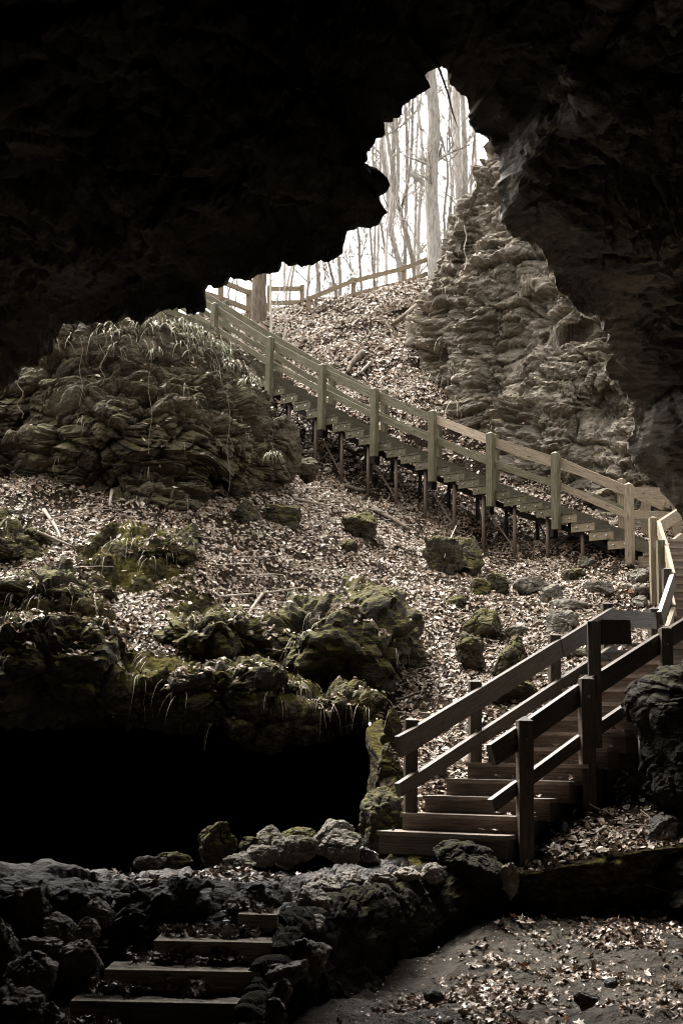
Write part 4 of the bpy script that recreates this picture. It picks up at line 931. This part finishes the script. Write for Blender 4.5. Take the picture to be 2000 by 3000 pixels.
# ------------------------------------------------------------------ trees
def tree(px, py, D, wpx, top, label, mat=M_BARK, bend=(), hgt=None, fork=None, seed=0, limbs=9, cname='bare_tree', twig=1., taper=.55):
    """bare tree: base pixel, trunk width in pixels, (px, py) of a point high on the trunk, limbs grown by recursion"""
    rg = random.Random(seed*13+5); b = P(px, py, D); z0 = hill_z(b[0], b[1])
    b = Vector((b[0], b[1], min(b[2], z0+.3)-.6)); t = Vector(P(top[0], top[1], D)); r0 = wpx*D/F/2*(1.12 if wpx < 25 else 1.1)
    axis = (t-b); Hh = hgt or axis.length*1.45; axis.normalize()
    root = empty(cname, b); tag(root, label, 'tree')
    tr = MB(); n = 16; pts = []; rad = []
    side = Vector((rg.uniform(-1,1), rg.uniform(-1,1), 0))
    for i in range(n):
        f = i/(n-1); p = b+axis*Hh*f+side*((.10 if wpx > 25 else .26)*math.sin(f*(5+seed%3)+seed)+.06*math.sin(f*17+seed*2))*min(1, f*4)
        for bp, bx in bend: p = p+Vector((bx*math.exp(-((f-bp)/.16)**2), 0, 0))
        pts.append(p); rad.append(r0*(1.25 if i == 0 else 1)*(1-taper*f)*(1+.05*rg.uniform(-1,1)))
    rad[-1] = .02
    tr.tube(pts, rad, 12); tr.build('trunk', mat, root, smooth=True)
    cr = MB()
    def grow(p, d, L, r, lev):
        k = 5 if lev < 2 else 4; q = [p]; rr = [r]; dd = Vector(d)
        for i in range(k):
            dd = (dd+Vector((rg.uniform(-.28,.28), rg.uniform(-.28,.28), rg.uniform(-.08,.22)))).normalized(); q.append(q[-1]+dd*L/k); rr.append(max(.008, r*(1-.8*(i+1)/k)))
        cr.tube(q, rr, 5 if lev == 0 else 4 if lev == 1 else 3, caps=False)
        if lev < 2:
            for i in range(int((6 if lev == 0 else 5)*twig)):
                j = rg.randint(1, k); a = Vector((rg.uniform(-1,1), rg.uniform(-1,1), rg.uniform(-.3,.8))).normalized()
                grow(q[j], (dd+a*.95).normalized(), L*rg.uniform(.3,.6), max(.008, rr[j]*.7), lev+1)
    for i in range(int(limbs*1.15)):
        f = rg.uniform(.1, .95); j = min(n-1, int(f*(n-1))); an = rg.uniform(0, 6.28)
        grow(pts[j], Vector((math.cos(an)*.8, math.sin(an)*.6, rg.uniform(.25,1.))).normalized(), Hh*rg.uniform(.1,.24)*(1.1-f*.5), max(.018, rad[j]*rg.uniform(.22,.45)), 0)
    for (f, px1, py1, wr) in (fork or ()):
        j = min(n-1, int(f*(n-1))); e = Vector(P(px1, py1, D)); q = [pts[j]+(e-pts[j])*s+Vector((.12*math.sin(s*4), 0, .0)) for s in np.linspace(0, 1.5, 8)]
        cr.tube(q, [r0*wr*(1-.5*s) for s in np.linspace(0,1,8)], 8, caps=False)
        for s in (3,4,5,6): grow(q[s], Vector((rg.uniform(-1,1), rg.uniform(-.5,.5), .6)).normalized(), 1.6, r0*wr*.4, 1)
    cr.build('crown', mat, root, smooth=True)
tree(1278,812,37.2,43,(1256,215),'thickest pale grey trunk rising straight from the crest at the fence end',M_BARK,seed=1,limbs=12,taper=.35)
tree(1334,640,46,31,(1339,280),'smooth pale trunk right of the thickest trunk, behind the cliff top',M_BARKP,seed=2,taper=.35)
tree(1368,600,43,20,(1356,330),'brownish trunk beside the cave edge, right of the smooth pale trunk',M_BARK,seed=3,taper=.4)
tree(1158,806,41,18,(1146,440),'straight forked trunk left of the thickest tree, base by a fence post',M_BARK,seed=4,fork=[(.42,1135,350,.75),(.42,1168,340,.7)],taper=.5)
tree(1200,775,44,14,(1236,360),'pale slender trunk leaning right across the dark forked tree',M_BARKP,seed=5,bend=((.4,-.12),))
tree(1262,772,45,17,(1168,380),'dark crooked trunk leaning left behind the thickest tree',M_BARKD,seed=6,bend=((.55,-.35),),fork=[(.5,1216,300,.6)])
tree(1296,700,48,12,(1304,270),'thin dark trunk just right of the thickest tree',M_BARKD,seed=7,bend=((.5,.25),),fork=[(.35,1322,380,.6)])
tree(1134,822,38.5,9,(1128,400),'slim sapling crossing the fence left of the forked trunk',M_BARKP,seed=8,limbs=5,twig=.5)
tree(1096,818,47,9,(1098,650),'slim grey trunk near the lower cave edge',M_BARK,seed=9,limbs=7)
tree(1140,760,46,9,(1075,660),'dark thin trunk leaning steeply left below the cave edge',M_BARKD,seed=10,limbs=6)
tree(756,903,34.5,46,(768,700),'very thick dark trunk on the crest beside the upper walkway',M_BARKT,seed=11,limbs=5,taper=.3)
tree(798,948,33.2,7,(790,790),'white spindly sapling in front of the very thick trunk',M_BARKP,seed=12,limbs=4,twig=.6,hgt=4.5)
tree(806,955,33,4,(850,850),'tiny pale sapling leaning right on the leaf slope',M_BARKP,seed=13,limbs=3,twig=.4,hgt=2.6)
tree(1010,830,44,14,(985,700),'grey leaning trunk below the lobe of the cave edge',M_BARK,seed=14,bend=((.3,-.1),))
tree(1062,815,50,11,(1040,690),'brown trunk leaning left between the two lower fence posts',M_BARKD,seed=15)
tree(955,855,46,12,(940,770),'short-looking brown trunk left of the lower fence post',M_BARKD,seed=16)
tree(925,865,52,10,(930,780),'grey trunk beyond the gap between the two fences',M_BARK,seed=17,limbs=8)
tree(870,875,47,10,(868,780),'thin grey trunk behind the short level fence',M_BARK,seed=18,limbs=8)
tree(832,880,50,12,(845,770),'pale trunk just right of the very thick dark trunk',M_BARKP,seed=19,limbs=8)
tree(690,890,40,8,(688,815),'thin grey trunk behind the walkway railing',M_BARK,seed=20,limbs=5)
tree(1230,780,56,12,(1228,500),'faint pale trunk far behind the leaning slender tree',M_BARKP,seed=21,limbs=8)
tree(1105,800,58,9,(1110,500),'faint thin trunk farthest back near the cave edge lobe',M_BARKP,seed=22,limbs=8)
tree(1420,560,48,10,(1400,430),'leaning thin trunk at the top right above the mossy cliff crest',M_BARKD,seed=23,limbs=9,bend=((.5,-.2),))
tree(1182,800,54,8,(1195,480),'faint wiry trunk between the forked tree and the leaning slender tree',M_BARK,seed=24,limbs=8)
tree(668,905,33.6,6,(672,800),'white whippy sapling against the walkway railing',M_BARKP,seed=25,limbs=3,twig=.5,hgt=3.5)
for i, (x, y, D, w, tx, lab) in enumerate(((985,850,41,9,1005,'dark slim trunk between the lower fence posts, left one'),(1120,800,43,10,1100,'grey slim trunk behind the sapling that crosses the fence'),(1245,790,42,11,1268,'dark trunk hugging the left side of the thickest tree'),(1310,740,41,9,1296,'slim grey trunk in the gap right of the thickest tree'),(900,880,43,9,885,'slim trunk leaning left beyond the fence gap'),(850,885,42,8,862,'slim grey trunk behind the short level fence, right one'),(1175,800,49,13,1190,'hazy trunk behind the straight forked trunk'),(1390,580,52,11,1398,'pale thin trunk nearest the right cave edge'))):
    tree(x, y, D, w, (tx, y-330), lab, (M_BARKD, M_BARK, M_BARKP)[i%3], seed=40+i, limbs=11, bend=((.4,(-.2,.2,.1)[i%3]),))
# ------------------------------------------------------------------ leaves
def leaf_template(kind):
    if kind == 0:   # folded lanceolate leaf
        V = np.array([[0,-.5,.02],[.27,-.12,.10],[.21,.22,.12],[0,.5,.05],[-.21,.22,.12],[-.27,-.12,.10]])
        tri = np.array([[0,1,2],[0,2,3],[0,3,4],[0,4,5]])
    else:           # lobed oak / maple outline
        a = np.linspace(0, 2*math.pi, 15)[:-1]; r = np.where(np.arange(14)%2 == 0, .52, .27)*(1+.12*np.sin(a*3+kind))
        V = np.c_[r*np.sin(a)*.85, r*np.cos(a), .12*(np.abs(np.sin(a)))**1.2*(r/.5)+.05*np.cos(a*2+kind)]; V = np.r_[V, [[0,0,0]]]
        tri = np.array([[i, (i+1)%14, 14] for i in range(14)])
    return V, tri
def scatter(name, pts, nrm, sizes, mat, kinds, label, tilt=.45, lift=.02, rng=RNG, cat='leaves'):
    allV = []; allF = []; base = 0; n = len(pts); kid = rng.integers(0, len(kinds), n)
    nz = nrm*np.sign(nrm[:,2:3]+1e-9); nz = nz+rng.normal(size=(n,3))*tilt; nz /= np.linalg.norm(nz, axis=1)[:,None]
    t = rng.normal(size=(n,3)); t -= nz*(t*nz).sum(1)[:,None]; t /= np.linalg.norm(t, axis=1)[:,None]; b = np.cross(nz, t)
    for kk, kd in enumerate(kinds):
        V, tri = leaf_template(kd); s = np.where(kid == kk)[0]
        if not len(s): continue
        curl = rng.uniform(.3, 2.6, len(s))*rng.choice([1,1,-1], len(s)); asp = rng.uniform(.7, 1.2, len(s))
        W_ = pts[s][:,None]+nz[s][:,None]*lift*rng.uniform(.3,2.,(len(s),1,1))+sizes[s][:,None,None]*(t[s][:,None]*(V[None,:,0]*asp[:,None])[...,None]+b[s][:,None]*V[None,:,1,None]+nz[s][:,None]*(V[None,:,2]*curl[:,None])[...,None])
        allV.append(W_.reshape(-1,3)); allF.append((tri[None]+(np.arange(len(s))*len(V))[:,None,None]+base).reshape(-1,3)); base += len(s)*len(V)
    o = mesh_np(name, np.concatenate(allV), np.concatenate(allF), mat, smooth=False); tag(o, label, cat, kind='stuff'); return o
def hill_leaf_density(c, n):
    x, y, z = c.T; m = np.interp(np.zeros(1), [0], [0])[0]
    up_ = ss(.45, .72, np.abs(n[:,2]))
    rk = HM[HF].mean(1); d = up_*(1-.80*rk)*(.42+1.0*ss(-.3, .3, vnoise(c*.9, 77)+.5*vnoise(c*2.9, 79)))
    px = 1000+F*x/y
    vis = ((px > -650) & (px < 2120) & (y < 38.5) & (y > 13)).astype(float)
    return d*vis*np.where(y > 29, 1.05, 1.)*np.where(c[:,1] < yfront(c[:,0])+.02, 0, 1)
pts, nrm, _ = face_samples(HV, HF, 320000, hill_leaf_density)
sz = np.clip(.055*np.exp(RNG.normal(0, .38, len(pts))), .024, .13)*np.where(pts[:,1] > 28, 1.25, 1.)
scatter('leaf_litter', pts, nrm, sz, M_LEAF, [0, 0, 0, 0, 1], 'dry pale fallen leaves blanketing the hillside', tilt=.42, lift=.018)
def ledge_leaves(V, Fc, n, dens, name, label, mat=M_LEAF, s0=.06, s1=.12, kinds=(0,1)):
    p, nn, _ = face_samples(V, Fc, n, dens); scatter(name, p, nn, RNG.uniform(s0, s1, n), mat, list(kinds), label, tilt=.35)
ledge_leaves(OCV, OCF, 1500, lambda c, n: ss(.6,.9,np.abs(n[:,2]))*(c[:,1] < 26)*(.1+.9*ss(7.5,8.3,c[:,2]))*(c[:,0] > -5.5), 'outcrop_leaves', 'fallen leaves caught on the outcrop top and ledges')
ledge_leaves(CLV, CLF, 1500, lambda c, n: ss(.6,.9,np.abs(n[:,2]))*(c[:,2] < 14)*(c[:,0] < 4.5), 'cliff_leaves', 'fallen leaves caught on the cliff ledges')
_mv = []; _mf = []; _o = 0
for v_, f_ in MASSV: _mv.append(v_); _mf.append(f_+_o); _o += len(v_)
_mv = np.concatenate(_mv); _mf = np.concatenate(_mf)
def face_samples_tri(V, Fc, n, dens):
    A, B, C = (V[Fc[:,i]] for i in range(3)); nn = np.cross(B-A, C-A); ar = np.linalg.norm(nn, axis=1)/2; nn = nn/(2*ar[:,None]+1e-12)
    w = np.clip(ar*dens((A+B+C)/3, nn), 0, None); cs = np.cumsum(w); idx = np.clip(np.searchsorted(cs, RNG.random(n)*cs[-1]), 0, len(Fc)-1)
    s, t = RNG.random((2, n, 1)); m = s+t > 1; s = np.where(m, 1-s, s); t = np.where(m, 1-t, t)
    return A[idx]+(B[idx]-A[idx])*s+(C[idx]-A[idx])*t, nn[idx]
_p, _n2 = face_samples_tri(_mv, _mf, 9000, lambda c, n: ss(.72,.95,n[:,2])*ss(-.3,.25,vnoise(c*1.3, 78))*(np.abs(c[:,0]/c[:,1]) < .27))
scatter('rock_leaves', _p, _n2, RNG.uniform(.04,.09,len(_p)), M_LEAF, [0,0,1], 'dry leaves caught on the mossy rock masses', tilt=.35)
_rg, _rn = face_samples_tri(_mv, _mf, 260, lambda c, n: ss(.3,.8,n[:,2])*(c[:,1] < 20)*(np.abs(c[:,0]/c[:,1]) < .27))
ROCKGRASS = list(zip([tuple(x) for x in _rg], [tuple(x) for x in _rn]))
def floor_dens(c, n):
    x, y, z = c.T; px = 1000+F*x/np.maximum(y, 1); d = .06+ss(-.15, .5, vnoise(c*1.4, 91)+.4*vnoise(c*3.3, 92))
    line = np.interp(y, [8.2,8.7,9.7,10.5,11.5,12.4,13.2], [-.5,-.25,.2,.5,.9,1.3,1.9])
    return d*(x > line-.02)*(px < 2150)*(y > 7.8)*(y < 13.2)*(.35+.65*np.exp(-((x-line-1.0)/.9)**2))*np.where(y > 10.5, 1.4, .8)
ledge_leaves(GV, GF, 2000, floor_dens, 'floor_leaves', 'dry lobed leaves scattered over the sandy cave floor', M_LEAFD, .045, .105, (1,2,3,4))
ledge_leaves(LV, LF, 420, lambda c, n: (c[:,1] > 10.6)*(c[:,1] < 13.3)*ss(.7,.95,np.abs(n[:,2]))*np.exp(-((c[:,0]+1.05)/.5)**2-((c[:,1]-11.9)/.5)**2), 'ledge_leaves', 'drift of dry leaves lying on the rock ledge', M_LEAFD, .05, .11, (1,2,0))
ledge_leaves(GV, GF, 2600, lambda c, n: floor_dens(c, n)*.6+.25*(c[:,1] > 7.8)*(c[:,1] < 13.2)*(c[:,0] > 0)*(np.abs(c[:,0]/c[:,1]) < .26), 'leaf_crumbs', 'crumbled leaf bits on the sandy floor', M_LEAFD, .012, .035, (0,))
def step_leaves():
    P_ = []
    for xl, xr, z, y, n in ((-1.5,-.75,.14,9.15,60),(-1.3,-.6,.275,9.48,90),(-1.15,-.5,.41,9.8,110),(-.75,-.45,.55,10.02,30),(-1.7,-1.2,.0,8.75,40),(-1.45,-1.2,.14,9.1,30)):
        for _ in range(n): P_.append((RNG.uniform(xl,xr), y+abs(RNG.normal())*-.05+.05, z+.005+abs(RNG.normal())*.03))
    P_ = np.array(P_); N_ = np.tile([0,-.25,1.], (len(P_),1)); scatter('step_leaves', P_, N_, RNG.uniform(.04,.1,len(P_)), M_LEAFD, [1,2,3], 'dry leaves drifted on the stone steps', tilt=.75)
    P2 = []
    for k in range(NS):
        c = LB+st*k
        for _ in range(5 if k < 6 else 2):
            s = RNG.uniform(.7,1) if RNG.random() < .7 else RNG.uniform(0,1); q = c+wd*WL*s+rn*RNG.uniform(.0,.3); P2.append((q.x, q.y, q.z+.025))
    P2 = np.array(P2); scatter('stair_leaves', P2, np.tile([0,0,1.], (len(P2),1)), RNG.uniform(.05,.1,len(P2)), M_LEAFD, [1,2,3], 'a few dry leaves on the lower wooden treads', tilt=.3)
step_leaves()
# ------------------------------------------------------------------ dry grass, sedges, twigs
def blades(name, roots, label, mat, cat='grass', L=(.25,.6), w=.006, droop=1., n_each=(4,9), outw=(0,-1,0), kind='stuff', spread=.6, obj=None, seg=5):
    V = []; Fc = []; rg = random.Random(len(roots)*7+3)
    for r, nr_ in roots:
        for _ in range(rg.randint(*n_each)):
            l = rg.uniform(*L); d = Vector(outw)*rg.uniform(.2,.7)*droop+Vector((rg.uniform(-spread,spread), rg.uniform(-spread,spread)*.5, rg.uniform(.2,.9))); d.normalize()
            p = Vector(r)+Vector((rg.uniform(-.06,.06), rg.uniform(-.04,.04), 0)); b0 = len(V); sd = d.cross(Vector((0,0,1))); 
            if sd.length < .05: sd = Vector((1,0,0))
            sd.normalize()
            if abs(sd.x) < .4: sd = (sd+Vector((.7,0,0))).normalized()
            ww = w*rg.uniform(.7,1.4)
            for i in range(seg+1):
                f = i/seg; hw = ww*(1-f*.75)*(1 if i else .7)
                V.append(p-sd*hw); V.append(p+sd*hw)
                d = (d+Vector((rg.uniform(-.12,.12), rg.uniform(-.1,.1), -.55*droop*rg.uniform(.5,1.3)))).normalized(); p = p+d*l/seg
            for i in range(seg): Fc.append((b0+2*i, b0+2*i+1, b0+2*i+3, b0+2*i+2))
    if not Fc: return None
    org = roots[0][0] if obj else None
    o = mesh_np(name, np.array([v[:] for v in V]), np.array(Fc), mat, smooth=False, origin=np.array(org) if org is not None else None)
    tag(o, label, cat, kind=None if obj else kind); return o
def roots_on(V, Fc, n, dens):
    p, nn, _ = face_samples(V, Fc, n, dens); return list(zip([tuple(x) for x in p], [tuple(x) for x in nn]))
blades('outcrop_grass', roots_on(OCV, OCF, 170, lambda c, n: ss(.3,.8,np.abs(n[:,2]))*(c[:,2] > 7.85)*(c[:,1] < 24.6)*(c[:,0] > -4.7)), 'straw-coloured grass hanging over the outcrop top', M_STRAW, L=(.2,.6), n_each=(3,7), w=.0032)
blades('outcrop_sedge', roots_on(OCV, OCF, 130, lambda c, n: ss(.3,.8,n[:,2])*(c[:,2] > 7.9)*(c[:,1] < 24.4)*(c[:,0] > -3.9)*(c[:,0] < -1.9)), 'green strap-leaved sedge on the outcrop top', M_SEDGE, L=(.2,.45), w=.008, n_each=(5,10))
blades('ledge_grass', roots_on(OCV, OCF, 70, lambda c, n: ss(.1,.7,n[:,2])*(c[:,2] < 7.4)*(c[:,2] > 5.)*(c[:,1] < 24)*(c[:,0] > -4.9)), 'thin dry grass hanging from the outcrop ledges', M_STRAW, L=(.15,.45), n_each=(1,4), w=.0022, droop=1.4)
blades('cliff_grass', roots_on(CLV, CLF, 190, lambda c, n: ss(.1,.7,n[:,2])*(c[:,0] < 2.9)*(c[:,2] > 6)*np.exp(-np.clip(c[:,0]-1.2,0,9)*1.1)), 'dry grass and rootlets hanging down the left of the cliff', M_STRAW, L=(.3,.9), n_each=(3,7), w=.0045, droop=1.3)
hgr = roots_on(HV, HF, 130, lambda c, n: np.where(c[:,1] > yfront(c[:,0])+.05, HM[HF].mean(1), 0)*ss(.3,.7,n[:,2])*(c[:,1] < 24)*(c[:,1] > 16.3)*(c[:,0] > -5)*(c[:,0] < .3))
blades('hillside_grass', hgr, 'dry straw grass drooping over the mossy ledges of the slope', M_STRAW, L=(.2,.6), n_each=(2,6), w=.0035, droop=1.3)
blades('rock_grass', ROCKGRASS, 'thin straw grass hanging over the mossy rock masses', M_STRAW, L=(.15,.5), n_each=(2,5), w=.0028, droop=1.5)
for px, py, lab in ((745,1110,'green sedge tuft on the shoulder of the outcrop'),(800,1330,'green and straw sedge tuft drooping from the outcrop foot'),(975,1530,'small green fern tuft left of the round mossy boulder'),(835,1725,'pale green tuft in the middle of the slope, right one'),(745,1560,'green sedge tuft right of the straw-fringed rock'),(870,1735,'green tuft low in the leaf slope above the forked branch'),(1285,880+0,'dry tuft at the foot of the thickest tree')):
    h = hill_hit(px, py); c = np.array(h) if h is not None else P(px, py, 22.)
    if py < 1400 and px < 850: c = P(px, py, 22.3)
    tuft = [((c[0]+random.uniform(-.1,.1), c[1]+random.uniform(-.05,.05), c[2]), (0,0,1)) for _ in range(5)]
    blades('sedge_tuft', tuft, lab, M_SEDGE if 'dry' not in lab else M_STRAW, cat='plant', L=(.16,.32), w=.008, n_each=(4,6), obj=True)
# litter of twigs lying in the leaves
def twigs():
    m = MB(); p, n, _ = face_samples(HV, HF, 1500, lambda c, n: hill_leaf_density(c, n)*(c[:,1] < 31))
    for a in p:
        an = random.uniform(0, 6.28); L = random.uniform(.12,.6); d = Vector((math.cos(an), math.sin(an)*.6, 0)); q = [Vector(a)+Vector((0,0,.04))]
        for i in range(3):
            d = (d+Vector((random.uniform(-.3,.3), random.uniform(-.3,.3), 0))).normalized(); e = q[-1]+d*L/3; e.z = float(H0(e.x, e.y)[0])*.5+q[-1].z*.5 if False else q[-1].z+d.y*.5*L/3; q.append(e)
        m.tube(q, [random.uniform(.004,.009)]*4, 4, caps=False)
    o = m.build('twigs', M_TWIG, None, origin=(0,0,0)); tag(o, 'thin grey twigs strewn among the fallen leaves', 'twigs', kind='stuff')
twigs()
def branch(pxs, r, label, mat=M_TWIG, name='fallen_branch', lift=.05, D=None, forks=()):
    pts = []
    for px, py in pxs:
        h = hill_hit(px, py) if D is None else Vector(P(px, py, D))
        if h is None: h = Vector(P(px, py, 18.))
        pts.append(Vector(h)+Vector((0, -.04, lift)))
    P_ = [Vector(v) for v in catmull(np.array([p[:] for p in pts]), np.linspace(0, len(pts)-1, len(pts)*4))]
    m = MB(); m.tube(P_, [r*(1-.6*i/len(P_))*(1+.12*random.uniform(-1,1)) for i in range(len(P_))], 7)
    for f, dx, dz in forks:
        a = P_[int(f*(len(P_)-1))]; m.tube([a, a+Vector((dx*.5,-.05,dz*.4)), a+Vector((dx,-.08,dz))], [r*.5,r*.35,r*.12], 5)
    o = m.build(name, mat, None, smooth=True, origin=P_[0]); tag(o, label, 'branch')
branch([(130,1505),(165,1555),(180,1590)], .03, 'forked pale branch standing out of the leaves at left', M_TWIG, forks=((.5,.3,-.1),))
branch([(110,1570),(160,1590),(215,1612)], .028, 'pale branch lying flat at left, below the forked one', M_TWIG)
branch([(50,1578),(25,1620),(0,1650)], .03, 'thin dark branch slanting down at the left edge', M_TWIG)
branch([(768,1752),(735,1800),(715,1850),(735,1910),(765,1930)], .024, 'crooked root-like branch hanging over the mossy hollow', M_TWIG, forks=((.7,.25,-.3),))
branch([(1095,1500),(1140,1525),(1200,1560)], .06, 'brown mossy log beside the round mossy boulder', M_BARKT, name='fallen_log')
branch([(1240,890),(1200,925),(1150,960)], .10, 'long grey-brown fallen log high on the leaf slope', M_BARKT, name='fallen_log', lift=.09)
branch([(1062,1045),(1030,1075),(1018,1100)], .09, 'short dark log in the leaves behind the stairs', M_BARKT, name='fallen_log', lift=.07)
branch([(1085,1070),(1055,1100)], .05, 'small stick right of the short dark log', M_TWIG)
branch([(330,1455),(325,1480),(322,1505)], .03, 'upright pale stick below the outcrop', M_TWIG, lift=.1)
branch([(850,1820),(700,1850),(560,1870)], .014, 'long thin pale stem lying across the slope', M_TWIG)
branch([(860,1470),(960,1490)], .03, 'pale stick below the first pipe legs', M_TWIG)
branch([(1010,1430),(1060,1445),(1110,1440)], .05, 'dark log under the stairs behind the pipe legs', M_BARKT, name='fallen_log')
branch([(1335,1590),(1310,1650),(1300,1690)], .010, 'thin white stem leaning on the big mossy boulder', M_BARKP, lift=.3)
branch([(650,1760),(800,1745),(900,1730)], .02, 'thin grey stick lying level above the forked branch', M_TWIG)
# hanging vines
def vine(px, y0, y1, D, label, r=.0045, wob=8, mat=M_VINE):
    pts = [Vector(P(px+wob*math.sin(i*1.3+px), y0+(y1-y0)*i/9, D)) for i in range(10)]
    m = MB(); m.tube(pts, r, 4); o = m.build('hanging_vine', mat, None, origin=pts[0]); tag(o, label, 'vine')
vine(238,985,1190,20.6,'thin vine hanging down the left half of the outcrop',wob=5)
vine(300,1010,1130,20.7,'short twisted vine left of centre on the outcrop')
vine(440,1000,1330,20.7,'longest vine hanging down the middle of the outcrop',wob=6)
vine(670,1120,1440,21.1,'thin vine hanging down the right side of the outcrop',wob=5)
vine(60,1110,1225,20.4,'dry vine hanging in front of the dark hollow at left',r=.006,wob=10,mat=M_VINE)
vine(1362,660,790,29.,'pale root hanging down the mossy cliff corner',r=.011,wob=4,mat=M_BARKP)
vine(1180+0,1560,1690,19.,'thin root hanging before the mossy ledges',wob=6) if False else None
m = MB(); m.tube([P(1279,182,12.4), P(1310,270,12.4), P(1325,330,12.45), P(1339,372,12.5)], [.012,.010,.007,.003], 6); o = m.build('hanging_branch', M_STEEL, None, origin=P(1279,182,12.4)); tag(o, 'thin dark bare branch hanging across the top of the opening', 'branch')
# ------------------------------------------------------------------ light, sky, camera
SUN_EL, SUN_AZ = math.radians(58), math.radians(-38)     # azimuth from +Y towards +X
wld = bpy.data.worlds.new('World'); scn.world = wld; wld.use_nodes = True; nt = wld.node_tree; nt.nodes.clear()
sky = nt.nodes.new('ShaderNodeTexSky'); sky.sky_type = 'NISHITA'; sky.sun_disc = False; sky.sun_elevation = SUN_EL; sky.sun_rotation = SUN_AZ; sky.dust_density = 5.; sky.air_density = 1.2; sky.ozone_density = 1.
hs = nt.nodes.new('ShaderNodeHueSaturation'); hs.inputs['Saturation'].default_value = .06
bg = nt.nodes.new('ShaderNodeBackground'); bg.inputs[1].default_value = .15; out = nt.nodes.new('ShaderNodeOutputWorld')
nt.links.new(sky.outputs[0], hs.inputs['Color']); tn = nt.nodes.new('ShaderNodeMix'); tn.data_type = 'RGBA'; tn.blend_type = 'MULTIPLY'; tn.inputs[0].default_value = 1.; tn.inputs[7].default_value = (1., .975, .94, 1.)
nt.links.new(hs.outputs[0], tn.inputs[6]); nt.links.new(tn.outputs[2], bg.inputs[0]); nt.links.new(bg.outputs[0], out.inputs[0])
sl = bpy.data.lights.new('sun', 'SUN'); sl.energy = 1.5; sl.angle = math.radians(22); sl.color = (1., .95, .88); so = bpy.data.objects.new('sun', sl); COL.objects.link(so)
sd = Vector((math.sin(SUN_AZ)*math.cos(SUN_EL), math.cos(SUN_AZ)*math.cos(SUN_EL), math.sin(SUN_EL))); so.rotation_euler = sd.to_track_quat('Z', 'Y').to_euler(); so.location = (0, 20, 30)
cam = bpy.data.cameras.new('camera'); cam.sensor_fit = 'VERTICAL'; cam.sensor_height = 36; cam.lens = 36*F/3000; cam.clip_end = 500; cam.clip_start = .1
co = bpy.data.objects.new('camera', cam); COL.objects.link(co); co.matrix_world = Matrix.Translation(EYE) @ Matrix(CM.tolist()).to_4x4(); scn.camera = co
vs = scn.view_settings; vs.view_transform = 'Standard'; vs.look = 'None'; vs.gamma = 1; vs.exposure = 2.3; vs.use_curve_mapping = False
cy = scn.cycles; cy.max_bounces = 6; cy.diffuse_bounces = 4; cy.filter_width = 1.05; cy.glossy_bounces = 2; cy.use_denoising = True; cy.sample_clamp_indirect = 4.
